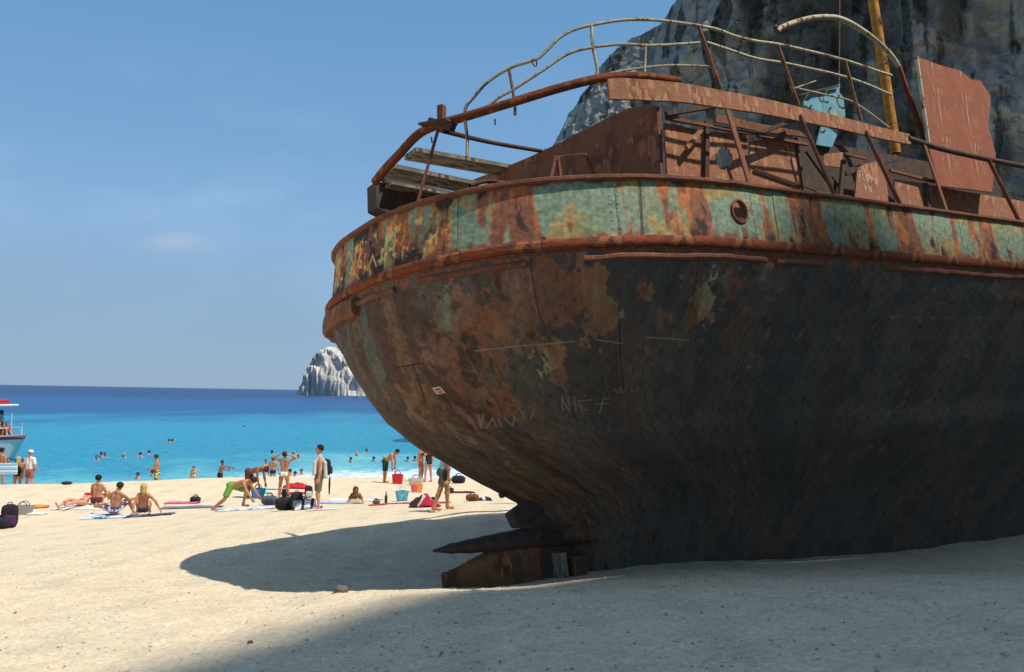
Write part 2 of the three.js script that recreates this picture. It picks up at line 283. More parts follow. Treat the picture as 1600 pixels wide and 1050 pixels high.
{
  // pale rock stack far out at the mouth of the bay
  const D = 900, pts = [[470, 612], [478, 590], [484, 572], [496, 552], [506, 541], [516, 538], [528, 545], [545, 548], [575, 560], [610, 590], [640, 612]];
  const P = [], C = [], UVs = [], I = [], nA = 140, nB = 40;
  for (let a = 0; a <= nA; a++) for (let b = 0; b <= nB; b++) {
    const px = lerp(470, 640, a / nA); let k = 0; while (k < pts.length - 2 && px > pts[k + 1][0]) k++;
    const pt = lerp(pts[k][1], pts[k + 1][1], clamp((px - pts[k][0]) / (pts[k + 1][0] - pts[k][0])));
    const x = (px - 800) / FOCAL * D, hor = 614.6 + (px - 800) * 0.0173, top = Math.max(0.5, (hor + 7 - pt) / FOCAL * D), f = b / nB;
    // front, crown, back: a hump with a steep front
    const q = f * 2 - 1, y = top * Math.pow(Math.max(0, 1 - Math.pow(Math.abs(q), 3.2)), 0.6) - 2, zf = D + q * (14 + top * 0.35);
    const n = fbm3(x * 0.09, y * 0.12, D * 0.09 + q * 0.6, 5), e = Math.abs(fbm3(x * 0.11, y * 0.26, zf * 0.11, 4));
    P.push(x + n * 3 + 2.5 * fbm3(x * 0.2, y * 0.35, 7, 3), y + n * top * 0.12 + 2.5 * fbm3(x * 0.16, y * 0.1, 3, 3) * sstep(0, 8, y), -(zf - (1 - f) * (n * 16 + e * 16)));
    UVs.push(x / 30, y / 30 + f); const st = sstep(0.02, 0.22, fbm3(x * 0.1, y * 0.06, 2, 4)); C.push(...mix3([0.6, 0.56, 0.5], [0.34, 0.34, 0.33], st * 0.7));
  }
  for (let a = 0; a < nA; a++) for (let b = 0; b < nB; b++) { const k = a * (nB + 1) + b; I.push(k, k + nB + 1, k + 1, k + 1, k + nB + 1, k + nB + 2); }
  const g = new THREE.BufferGeometry(); g.setAttribute('position', new THREE.Float32BufferAttribute(P, 3)); g.setAttribute('color', new THREE.Float32BufferAttribute(C, 3)); g.setAttribute('uv', new THREE.Float32BufferAttribute(UVs, 2)); g.setIndex(I); g.computeVertexNormals();
  structure('sea_rock', g, std({ bumpMap: rockBump, bumpScale: 0.9, vertexColors: true, roughness: 1, side: THREE.DoubleSide }));
}

// ------------------------------------------------------------------ the wreck: its own axes L (to the bow), Y (up its frames), N (to the near side)
const TH = 0.5919, TRIM = 0.0518, HEEL = 0.1301;
const XL = new THREE.Vector3(Math.cos(TH), TRIM, -Math.sin(TH)).normalize();
const ZN = new THREE.Vector3(Math.sin(TH), HEEL, Math.cos(TH)); ZN.addScaledVector(XL, -ZN.dot(XL)).normalize();
const YU = ZN.clone().cross(XL);
const ORG = V(-2.17, 7.2487, 12.56);
const ship = thing('shipwreck', 'huge rusted shipwreck stranded on the sand with green and orange bulwark', 'shipwreck');
const KEEL = ORG.clone().addScaledVector(YU, -5.6).addScaledVector(XL, 4);
ship.matrix.makeBasis(XL, YU, ZN).setPosition(KEEL); ship.matrix.decompose(ship.position, ship.quaternion, ship.scale);
const OFF = new THREE.Vector3(-4, 5.6, 0);                     // rim origin at the stern in the group's axes
const S = (L, Y, N) => new THREE.Vector3(L, Y, N).add(OFF);
const INV = ship.matrix.clone().invert();
const localRay = (px, py) => ({ o: EYE.clone().applyMatrix4(INV).sub(OFF), d: rayOf(px, py).transformDirection(INV) });
const onN = (px, py, n) => { const { o, d } = localRay(px, py), t = (n - o.z) / d.z; return o.addScaledVector(d, t).add(OFF); };
const onLp = (px, py, l) => { const { o, d } = localRay(px, py), t = (l - o.x) / d.x; return o.addScaledVector(d, t).add(OFF); };
const RB = 3.376, RA = 4.34, RP = 2.39;
const inside = (L, N, inset) => { const a = RA - inset, b = RB - inset; return L >= RA ? Math.abs(N) / b - 1 : Math.pow(Math.abs((RA - L) / a), RP) + Math.pow(Math.abs(N / b), RP) - 1; };
function onRim(px, py, inset = 0.2, far = false) {             // sight line against the upright curtain that follows the ship's side
  const { o, d } = localRay(px, py); let prev = 1, hit = null;
  for (let t = 5; t < 40; t += 0.01) { const v = inside(o.x + d.x * t, o.z + d.z * t, inset); if (prev > 0 && v <= 0 && !far) { hit = t; break; } if (prev <= 0 && v > 0 && far) { hit = t; break; } prev = v; }
  if (hit === null) { let best = 9; for (let t = 5; t < 40; t += 0.01) { const v = inside(o.x + d.x * t, o.z + d.z * t, inset); if (v < best) { best = v; hit = t; } } }
  return o.addScaledVector(d, hit).add(OFF);
}
// hull form: [Y, start of the curve, half breadth, length of the curve, exponent]
const LEVELS = [[0.0, -0.03, 3.376, 4.34, 2.39], [-0.3, -0.07, 3.39, 4.35, 2.39], [-0.6, -0.12, 3.41, 4.38, 2.39], [-0.95, -0.19, 3.42, 4.4, 2.39], [-1.15, -0.2, 3.4, 4.5, 2.34], [-1.4, -0.18, 3.28, 4.75, 2.27], [-1.8, -0.07, 3.06, 5.2, 2.2], [-2.3, 0.09, 2.78, 6, 2.1], [-2.7, 0.3, 2.55, 6.8, 2.0], [-3.1, 0.68, 2.28, 7.6, 1.9], [-3.5, 1.31, 2.14, 8.5, 1.8], [-3.8, 1.84, 1.86, 9, 1.75], [-4.1, 2.3, 1.58, 10, 1.7], [-4.4, 2.5, 1.3, 11, 1.6], [-4.9, 2.6, 0.95, 12, 1.5], [-5.5, 2.65, 0.6, 12, 1.5], [-6.3, 2.7, 0.4, 12, 1.5]];
function levelAt(Y) { let k = 0; while (k < LEVELS.length - 2 && Y < LEVELS[k + 1][0]) k++; const A = LEVELS[k], B = LEVELS[k + 1], t = (Y - A[0]) / (B[0] - A[0]); return A.map((v, i) => lerp(v, B[i], t)); }
const LEND = 34, NS = 120, NF = 70;
const tOf = i => i <= NS ? -Math.PI / 2 + Math.PI * i / NS : 1;   // columns 0..NS round the stern, then NF along the near side, mirrored on the far side
function hullPoint(q, Y, off = 0) {                             // q in [-1 - k, 1 + k]: -1..1 round the stern, beyond it forward along the sides
  const [, L0, B, A, p] = levelAt(Y), aq = Math.abs(q), sg = Math.sign(q) || 1;
  if (aq <= 1) { const t = q * Math.PI / 2, s = Math.sin(t), c = Math.cos(t); return [L0 + A - (A + off) * Math.pow(Math.abs(c), 2 / p), sg * (B + off) * Math.pow(Math.abs(s), 2 / p)]; }
  const f = aq - 1; return [lerp(L0 + A, LEND, f), sg * (B + off)];
}
// arc length along the rim for texture coordinates
const ARC = (() => { const a = []; let s = 0, pr = null; for (let i = 0; i <= 400; i++) { const [l, n] = hullPoint(i / 400, 0); if (pr) s += Math.hypot(l - pr[0], n - pr[1]); pr = [l, n]; a.push(s); } return a; })();
const arcOf = q => { const aq = Math.min(Math.abs(q), 1), k = aq * 400, i = Math.min(399, Math.floor(k)); return Math.sign(q) * (lerp(ARC[i], ARC[i + 1], k - i) + Math.max(0, Math.abs(q) - 1) * (LEND - RA)); };
const qOf = s => { const as = Math.abs(s), sg = Math.sign(s) || 1; if (as >= ARC[400]) return sg * (1 + (as - ARC[400]) / (LEND - RA)); let i = 0; while (ARC[i + 1] < as) i++; return sg * (i + (as - ARC[i]) / (ARC[i + 1] - ARC[i])) / 400; };
const S0 = -7, S1 = 19, YT = 0.15, YB = -6.35;                  // texture window on the plating, metres
// plating coordinate: length along each water line from the stern, slid so that the frames stand upright farther forward
const LINES = {};
function lineOf(Y) {
  const key = Y.toFixed(2); if (LINES[key]) return LINES[key];
  const a = [0], l = [hullPoint(0, Y)[0]]; let pr = hullPoint(0, Y); for (let i = 1; i <= 480; i++) { const c = hullPoint(i / 240, Y); a.push(a[i - 1] + Math.hypot(c[0] - pr[0], c[1] - pr[1])); l.push(c[0]); pr = c; }
  let k = 0; while (k < 479 && l[k + 1] < 13) k++; const s13 = lerp(a[k], a[k + 1], (13 - l[k]) / (l[k + 1] - l[k] || 1)); return LINES[key] = { a, s13 };
}
const plateS = (q, Y) => { const { a, s13 } = lineOf(Y), aq = Math.min(Math.abs(q) * 240, 479.99), i = Math.floor(aq), s = lerp(a[i], a[i + 1], aq - i); return (Math.sign(q) || 1) * (s + (lineOf(0).s13 - s13) * sstep(0, 7, s)); };
const uvOf = (q, Y) => [(plateS(q, Y) - S0) / (S1 - S0), (Y - YB) / (YT - YB)];
const SHIPM = () => ship.matrix;
const TABLE = (() => { const t = []; for (let s = -2.5; s < 15.5; s += 0.06) for (let Y = 0; Y > -6; Y -= 0.06) { const [l, n] = hullPoint(qOf(s), Y), p = project(S(l, Y, n).applyMatrix4(ship.matrix)); t.push([plateS(qOf(s), Y), Y, p[0], p[1]]); } return t; })();
function hullAt(px, py) { let b = 1e9, r = null; for (const e of TABLE) { const d = (e[2] - px) ** 2 + (e[3] - py) ** 2; if (d < b) { b = d; r = e; } } return r; }   // plating coordinates [s, Y] of a mark

// ---- plating colours: flaking paint, rust, graffiti
const TILE = [701, 731].map(sd => { const n = 1024, a = new Float32Array(n * n); for (let j = 0; j < n; j++) for (let i = 0; i < n; i++) a[j * n + i] = (tfbm(i / n, j / n, 8, 8, 5, sd) - 0.5) * 1.9; return a; });
const smp = (t, x, y) => { x = (x / 8 + 50) * 1024; y = (y / 8 + 50) * 1024; const xi = Math.floor(x), yi = Math.floor(y), fx = x - xi, fy = y - yi, A = TILE[t], a = (yi & 1023) << 10, b = ((yi + 1) & 1023) << 10, c = xi & 1023, d = (xi + 1) & 1023; return (A[a + c] * (1 - fx) + A[a + d] * fx) * (1 - fy) + (A[b + c] * (1 - fx) + A[b + d] * fx) * fy; };
const TWX = 2048, TWY = 1024;
const canvas = (w, h) => { const c = document.createElement('canvas'); c.width = w; c.height = h; return c; };
const cx_ = s => (s - S0) / (S1 - S0) * TWX, cy_ = Y => (YT - Y) / (YT - YB) * TWY;
const hullCanvas = (() => {
  const cv = canvas(TWX, TWY), c = cv.getContext('2d'), im = c.createImageData(TWX, TWY), d = im.data;
  // surveyed patches on the lower plating: [pixel x, y, radius m, kind]
  const spots = [[560, 540, .35, 1], [600, 520, .4, 1], [640, 545, .3, 2], [580, 590, .35, 2], [620, 610, .4, 0], [660, 640, .4, 0], [700, 660, .4, 0], [560, 620, .25, 2], [720, 500, .3, 0], [760, 510, .35, 2], [760, 545, .3, 0], [800, 470, .45, 0], [840, 460, .4, 0], [700, 560, .35, 0], [730, 590, .3, 0], [650, 690, .35, 0], [720, 700, .3, 0], [760, 690, .25, 0],
    [915, 450, .32, 3], [880, 480, .25, 0], [950, 490, .25, 3], [930, 515, .16, 3], [860, 555, .24, 3], [780, 620, .3, 0], [740, 640, .35, 0], [1100, 470, .3, 3], [1075, 490, .2, 0], [1150, 445, .2, 0], [1035, 495, .13, 0], [1000, 455, .13, 0], [1015, 460, .1, 1], [690, 500, .3, 1], [540, 560, .3, 1], [600, 660, .3, 0], [680, 740 - 20, .3, 0], [870, 590, .16, 0]].map(([x, y, r, k]) => { const e = hullAt(x, y); return [e[0], e[1], r, k]; });
  const sLeft = hullAt(690, 330)[0], sGreen0 = hullAt(770, 320)[0], sGreen1 = hullAt(1290, 330)[0], sClean0 = hullAt(835, 320)[0], sClean1 = hullAt(1000, 320)[0];
  const green = [128, 134, 102], greenB = [122, 136, 112], olive = [122, 118, 70], cream = [196, 170, 110], rust = [128, 78, 54], orange = [172, 100, 54], dark = [58, 38, 30], black = [34, 31, 28], brown = [88, 62, 46];
  for (let j = 0; j < TWY; j++) for (let i = 0; i < TWX; i++) {
    const s = S0 + (S1 - S0) * i / TWX, Y = YT + (YB - YT) * j / TWY, o = (j * TWX + i) * 4;
    const wx = s + 0.12 * smp(1, s * 5, Y * 5), wy = Y + 0.12 * smp(0, s * 5 + 3, Y * 5), n1 = smp(0, wx * 1.1, wy * 1.1), n2 = smp(1, wx * 4.2, wy * 2.6), st = smp(0, s * 3.4 + 2, Y * 0.55), st2 = smp(1, s * 9, Y * 0.9), n3 = smp(0, s * 22, Y * 22 + 4), n4 = smp(1, wx * 2.2 + 3.7, wy * 1.6), n5 = smp(0, wx * 10 + 1, wy * 8);
    let k;
    if (Y > -0.97) {                                            // bulwark: grey-green paint, run with rust
      k = mix3(green, greenB, sstep(-0.1, 0.15, n1 + (s > 4 ? 0.1 : 0)));
      k = mix3(k, olive, sstep(0.05, 0.3, n4) * 0.7);
      k = mix3(k, [158, 128, 72], sstep(0.16, 0.24, n2 * 0.6 + n4 * 0.6 + n5 * 0.2) * 0.8);
      const leftness = sstep(sGreen0 + 0.5, sLeft - 0.6, s), rightness = sstep(sGreen1 - 2.2, sGreen1 + 0.3, s);
      const clean = sstep(sClean0 - 0.3, sClean0 + 0.3, s) * sstep(sClean1 + 0.3, sClean1 - 0.3, s), runs = (st + 0.35 * st2) * 0.72 + 0.22 * leftness + 0.03 * rightness + 0.05 * sstep(-0.25, 0, Y) - 0.07 - 0.06 * clean;
      k = mix3(k, orange, sstep(0.1, 0.16, runs)); k = mix3(k, rust, sstep(0.15, 0.27, runs + 0.4 * n2));
      k = mix3(k, dark, sstep(0.34, 0.42, runs * 0.5 + n2 * 0.45 + n1 * 0.25 + n5 * 0.2 + 0.1 * leftness - 0.1 * clean));
      const flake = sstep(0.17, 0.2, st2 * 0.8 + n3 * 0.3 + 0.1 * leftness) * sstep(0.4, 1, leftness) * sstep(-0.8, -0.55, Y) * sstep(-0.1, -0.24, Y);
      k = mix3(k, flake > 0 && n2 > 0 ? cream : [224, 150, 70], flake);
      k = mix3(k, rust, sstep(-0.74, -0.82, Y + 0.12 * n2)); k = mix3(k, [92, 46, 30], sstep(-0.07, 0.0, Y + 0.08 * n2) * 0.8);
    } else {                                                     // lower plating: dark grey brown, bare rust where it has flaked
      k = mix3([94, 86, 78], [104, 86, 74], sstep(-0.1, 0.3, n1 + 0.5 * n5)); k = mix3(k, [80, 75, 70], sstep(0.05, 0.25, n4 + 0.4 * n3)); let w = 0, wk = [0, 0, 0, 0];
      for (const [ps, pY, r, kd] of spots) { const q = ((s - ps) ** 2 + (Y - pY) ** 2) / (r * r * 0.8); if (q < 6) { const e = Math.exp(-q); w += e; wk[kd] += e; } }
      const m = w * 0.72 + n2 * 0.5 + n1 * 0.25 + n5 * 0.55 + n3 * 0.25, cover = sstep(0.42, 0.52, m);
      if (cover > 0) { const best = wk.indexOf(Math.max(...wk)), tone = [[130, 98, 76], [120, 122, 98], [158, 114, 72], [162, 140, 102]][best]; k = mix3(k, mix3(tone, [140, 78, 50], sstep(0.02, 0.25, n4 + n3 * 0.4) * 0.6), cover); }
      const port = sstep(3.0, 0.2, s + n1 * 1.6); // the stern end: weathered brown and green
      if (port > 0) { const cov = sstep(0.0, 0.2, n4 * 0.6 + n2 * 0.45 + n5 * 0.5 + port * 0.46 - 0.2); let tn = mix3([100, 80, 64], [104, 104, 82], sstep(0.0, 0.2, n1 + 0.25 * sstep(-2.2, -1.1, Y) + 0.3 * n5)); tn = mix3(tn, [130, 94, 62], sstep(0.14, 0.3, n2 + 0.2 * st + 0.2 * n3)); tn = mix3(tn, [82, 60, 48], sstep(0.05, 0.3, st + 0.3 * n5)); k = mix3(k, tn.map(v => v * 0.86), cov * 0.9); }
      k = mix3(k, [104, 66, 46], sstep(0.2, 0.4, st + 0.5 * st2 + 0.2 * n3) * 0.3);
      k = mix3(k, [140, 80, 48], sstep(0.02, 0.25, n2 + st2 * 0.5) * sstep(-1.16, -1.04, Y));
    }
    const g = 1 + 0.3 * n3 + 0.12 * n5; d[o] = clamp(k[0] * g, 0, 255); d[o + 1] = clamp(k[1] * g, 0, 255); d[o + 2] = clamp(k[2] * g, 0, 255); d[o + 3] = 255;
  }
  c.putImageData(im, 0, 0);
  const at = (px, py) => { const e = hullAt(px, py); return [cx_(e[0]), cy_(e[1])]; };
  const scrawl = (pts, col, w) => { c.strokeStyle = col; c.lineWidth = w; c.lineCap = 'round'; c.beginPath(); pts.forEach(([x, y], n) => { const [u, v] = at(x, y); n ? c.lineTo(u, v) : c.moveTo(u, v); }); c.stroke(); };
  // scratched letters and lines, as traced
  const tx = 'rgb(150,132,118)';
  for (const l of [[[876, 640], [875, 622], [886, 639], [887, 621]], [[898, 622], [899, 638]], [[922, 624], [908, 627], [907, 638], [920, 642]], [[933, 644], [938, 624], [952, 623]], [[935, 633], [946, 632]], [[958, 639], [962, 640]]]) scrawl(l, tx, 2.1);
  for (const l of [[[957, 608], [962, 613], [966, 606], [972, 612]], [[977, 606], [977, 612]], [[984, 606], [983, 612], [990, 610]], [[996, 604], [994, 613]]]) scrawl(l, 'rgb(134,120,108)', 2);
  for (const l of [[[735, 652], [740, 668]], [[747, 650], [752, 668], [757, 650]], [[762, 668], [767, 650], [773, 668]], [[781, 652], [783, 664]], [[790, 650], [797, 662], [803, 648]], [[812, 645], [820, 660]], [[836, 640], [832, 656]]]) scrawl(l, 'rgb(148,124,104)', 2.2);
  for (const l of [[[748, 549], [790, 543], [850, 539], [900, 537]], [[935, 534], [975, 534]], [[1010, 531], [1075, 532]]]) scrawl(l, 'rgb(160,136,100)', 2.6);
  for (const l of [[[876, 855], [886, 842], [888, 856]], [[872, 856], [896, 850]], [[908, 850], [916, 848]]]) scrawl(l, 'rgb(160,130,118)', 3);
  scrawl([[648, 568], [655, 600], [662, 625]], 'rgb(58,42,34)', 2); scrawl([[620, 572], [665, 566]], 'rgb(46,36,32)', 2.5);
  { const [u, v] = at(1203, 440); c.fillStyle = 'rgb(60,96,150)'; c.fillRect(u - 3, v - 4, 6, 8); }
  { const [u, v] = at(688, 613); c.save(); c.translate(u, v); c.rotate(-0.08); c.fillStyle = 'rgb(214,196,186)'; c.fillRect(-6, -7, 11, 14); c.fillStyle = 'rgb(170,64,56)'; c.fillRect(-4, -4, 7, 4); c.fillRect(-3, 2, 6, 3); c.restore(); }
  // bright flaked streaks near the stern, like worn letters
  for (const l of [[[538, 415], [546, 396], [551, 414]], [[558, 420], [562, 404]], [[575, 425], [583, 400], [586, 414]], [[553, 425], [561, 436]], [[578, 418], [580, 430]]]) scrawl(l, 'rgb(214,168,98)', 3.2);
  scrawl([[1003, 285], [1005, 372]], 'rgb(74,52,40)', 2);
  return cv;
})();
const hullTex = new THREE.CanvasTexture(hullCanvas); hullTex.colorSpace = THREE.SRGBColorSpace; hullTex.magFilter = THREE.LinearFilter; hullTex.wrapS = hullTex.wrapT = THREE.ClampToEdgeWrapping;
const hullBump = dataTex(2048, 1024, (u, v) => { // plate laps, rivet rows, pitting
  const s = u * 26, Y = v * 6.5, row = Math.floor(Y / 0.92), fy = Y - row * 0.92, off = (row % 2) * 1.1, fs = ((s + off) % 2.2 + 2.2) % 2.2; let h = 0.5 + 0.16 * (row % 2) + 0.05 * Math.sin(s * 7.4);
  h -= 0.3 * (Math.abs(fs - 0.01) < 0.012 ? 1 : 0); const riv = (a, b) => Math.hypot(a, b) < 0.014 ? 0.22 : 0, rs = (s % 0.11) - 0.055, ry = (Y % 0.11) - 0.055; h += riv(rs, fy - 0.04) + riv(fs - 0.05, ry) + riv(fs - 2.15, ry);
  return grey(h + 0.3 * (tfbm(u, v, 60, 24, 4, 301) - 0.5) + 0.2 * (tfbm(u, v, 240, 90, 2, 331) - 0.5)); }, false);
const hullMat = std({ map: hullTex, bumpMap: hullBump, bumpScale: 0.035, roughness: 0.82, side: THREE.DoubleSide });
// ---- soft solids: surface nets
function nets(prims, h, k, pad = 0.03) {                        // surface nets over the smooth union of tapered capsules
  let lo = [1e9, 1e9, 1e9], hi = [-1e9, -1e9, -1e9];
  for (const p of prims) for (let c = 0; c < 3; c++) { lo[c] = Math.min(lo[c], p.a[c] - p.ra, p.b[c] - p.rb); hi[c] = Math.max(hi[c], p.a[c] + p.ra, p.b[c] + p.rb); }
  lo = lo.map(v => v - pad); const n = hi.map((v, c) => Math.ceil((v + pad - lo[c]) / h) + 1), [nx, ny, nz] = n, F = new Float32Array(nx * ny * nz).fill(0.3);
  for (const p of prims) {
    const r = Math.max(p.ra, p.rb) + k + 2.5 * h, i0 = [0, 1, 2].map(c => Math.max(0, Math.floor((Math.min(p.a[c], p.b[c]) - r - lo[c]) / h))), i1 = [0, 1, 2].map(c => Math.min(n[c] - 1, Math.ceil((Math.max(p.a[c], p.b[c]) + r - lo[c]) / h)));
    const bx = p.b[0] - p.a[0], by = p.b[1] - p.a[1], bz = p.b[2] - p.a[2], bb = bx * bx + by * by + bz * bz || 1e-9, kk = p.k ?? k, sq = p.sq;
    for (let z = i0[2]; z <= i1[2]; z++) for (let y = i0[1]; y <= i1[1]; y++) for (let x = i0[0]; x <= i1[0]; x++) {
      const X = lo[0] + x * h, Y = lo[1] + y * h, Z = lo[2] + z * h, qx = X - p.a[0], qy = Y - p.a[1], qz = Z - p.a[2];
      const t = clamp((qx * bx + qy * by + qz * bz) / bb); let ex = qx - bx * t, ey = qy - by * t, ez = qz - bz * t;
      if (sq) { ex /= sq[0]; ey /= sq[1]; ez /= sq[2]; }
      let d = Math.sqrt(ex * ex + ey * ey + ez * ez) - lerp(p.ra, p.rb, t);
      if (p.cut) for (const q of p.cut) d = Math.max(d, (X - q[0]) * q[3] + (Y - q[1]) * q[4] + (Z - q[2]) * q[5]);
      const o = (z * ny + y) * nx + x, f = F[o]; if (kk > 0) { const e = Math.max(kk - Math.abs(d - f), 0) / kk; F[o] = Math.min(d, f) - e * e * kk * 0.25; } else F[o] = Math.min(d, f);
    }
  }
  const id = new Int32Array(nx * ny * nz).fill(-1), P = [], I = [];
  const E = [[0, 1], [0, 2], [0, 4], [1, 3], [1, 5], [2, 3], [2, 6], [3, 7], [4, 5], [4, 6], [5, 7], [6, 7]];
  for (let z = 0; z < nz - 1; z++) for (let y = 0; y < ny - 1; y++) for (let x = 0; x < nx - 1; x++) {
    const v = [], o = (z * ny + y) * nx + x; let m = 0;
    for (let c = 0; c < 8; c++) { const f = F[o + (c & 1) + ((c >> 1) & 1) * nx + (c >> 2) * nx * ny]; v.push(f); if (f < 0) m |= 1 << c; }
    if (m === 0 || m === 255) continue;
    let sx = 0, sy = 0, sz = 0, cnt = 0;
    for (const [a, b] of E) if ((v[a] < 0) !== (v[b] < 0)) { const t = v[a] / (v[a] - v[b]); sx += lerp(a & 1, b & 1, t); sy += lerp((a >> 1) & 1, (b >> 1) & 1, t); sz += lerp(a >> 2, b >> 2, t); cnt++; }
    id[o] = P.length / 3; P.push(lo[0] + (x + sx / cnt) * h, lo[1] + (y + sy / cnt) * h, lo[2] + (z + sz / cnt) * h);
  }
  const st = [1, nx, nx * ny];
  for (let z = 1; z < nz - 1; z++) for (let y = 1; y < ny - 1; y++) for (let x = 1; x < nx - 1; x++) {
    const o = (z * ny + y) * nx + x, f = F[o] < 0;
    for (let c = 0; c < 3; c++) { if (f === (F[o + st[c]] < 0)) continue; const u = st[(c + 1) % 3], w = st[(c + 2) % 3], a = id[o], b = id[o - u], d = id[o - w], e = id[o - u - w]; if (a < 0 || b < 0 || d < 0 || e < 0) continue; if (f) I.push(a, b, e, a, e, d); else I.push(a, e, b, a, d, e); }
  }
  const g = new THREE.BufferGeometry(); g.setAttribute('position', new THREE.Float32BufferAttribute(P, 3)); g.setIndex(I); g.computeVertexNormals(); return g;
}
const cap = (a, ra, b, rb, o = {}) => ({ a, ra, b, rb, ...o });
// ---- rust and paint tiles, 1 m
const rustTile = (base, alt, pale, s) => dataTex(512, 512, (u, v, i, j) => { const a = tfbm(u, v, 4, 4, 5, s), b = tfbm(u, v, 14, 5, 4, s + 20), g = hash2(i, j, s); let k = mix3(base, alt, sstep(0.42, 0.62, a)); k = mix3(k, pale, sstep(0.6, 0.66, b * 0.7 + a * 0.35)); const e = 0.86 + 0.28 * g * tfbm(u, v, 40, 40, 2, s + 40) + 0.1 * (g - 0.5); return [clamp(k[0] * e, 0, 255), clamp(k[1] * e, 0, 255), clamp(k[2] * e, 0, 255)]; });
const rustBump = dataTex(512, 512, (u, v) => grey(0.6 * tfbm(u, v, 10, 10, 4, 401) + 0.4 * tfbm(u, v, 40, 40, 3, 411)), false);
const rustM = (t, o = {}) => std({ map: t, bumpMap: rustBump, bumpScale: 0.012, roughness: 0.92, side: THREE.DoubleSide, ...o });
const M = {
  rust: rustM(rustTile([136, 84, 58], [112, 68, 48], [164, 106, 72], 1)),
  red: rustM(rustTile([168, 112, 80], [148, 90, 62], [192, 138, 104], 2)),
  orange: rustM(rustTile([142, 66, 30], [100, 52, 32], [158, 90, 46], 3)),
  dark: rustM(rustTile([78, 60, 50], [92, 64, 50], [112, 76, 56], 4)),
  darkRust: rustM(rustTile([76, 62, 54], [84, 66, 54], [98, 72, 56], 5)),  // dark brown rust tile for house walls and stern parts
  cream: rustM(rustTile([206, 196, 164], [186, 172, 138], [120, 66, 36], 6)),
  yellow: rustM(rustTile([206, 150, 48], [186, 122, 40], [120, 66, 32], 7)),
  plank: rustM(rustTile([120, 112, 98], [150, 142, 122], [84, 74, 62], 8)),
  brown: rustM(rustTile([136, 96, 66], [104, 72, 52], [170, 112, 64], 9)),
};
function gridGeo(cols, rows, fn) {                              // fn(i, j) -> [Vector3, [u, v]]
  const P = [], UVs = [], I = []; for (let i = 0; i <= cols; i++) for (let j = 0; j <= rows; j++) { const [p, t] = fn(i, j); P.push(p.x, p.y, p.z); UVs.push(t[0], t[1]); }
  for (let i = 0; i < cols; i++) for (let j = 0; j < rows; j++) { const k = i * (rows + 1) + j; I.push(k, k + rows + 1, k + 1, k + 1, k + rows + 1, k + rows + 2); }
  const g = new THREE.BufferGeometry(); g.setAttribute('position', new THREE.Float32BufferAttribute(P, 3)); g.setAttribute('uv', new THREE.Float32BufferAttribute(UVs, 2)); g.setIndex(I); g.computeVertexNormals(); return g;
}
const bowTaper = L => L > 20 ? Math.sqrt(Math.max(0.0004, 1 - ((L - 20) / (LEND - 20)) ** 2)) : 1;
function skin(q, Y, off = 0) {
  let [l, n] = hullPoint(q, Y, off); n *= bowTaper(l);
  const dent = Y < -1 ? 0.09 * fbm3(l * 0.7, Y * 0.8, n * 0.7 + 5, 4) + 0.012 * Math.sin(l * 4.6) * sstep(-1, -2, Y) : 0.018 * fbm3(l * 1.3, Y * 1.3, n * 1.3, 3);
  const k = Math.hypot(l - 4.4, n) || 1; return S(l + (l < 4.4 ? (l - 4.4) / k * dent : 0), Y, n + n / k * dent);
}
const QS = (() => { const a = []; for (let i = 0; i <= 44; i++) a.push(-2 + i / 44); for (let i = 1; i <= 220; i++) a.push(-1 + i / 110); for (let i = 1; i <= 60; i++) a.push(1 + i / 60); return a; })();
{
  const rows = 64, yv = j => lerp(-0.96, -6.3, j / rows);
  part(ship, 'hull', gridGeo(QS.length - 1, rows, (i, j) => [skin(QS[i], yv(j)), uvOf(QS[i], yv(j))]), hullMat, 'dark grey brown lower hull with scratched writing and flaked patches');
  // deck inside the bulwark
  part(ship, 'deck', boxUV(gridGeo(QS.length - 1, 6, (i, j) => { const [l, n] = hullPoint(QS[i], -0.9, -0.05); return [S(l + 0.05, -0.92, n * bowTaper(l) * (1 - j / 6)), [0, 0]]; })), M.dark);
}
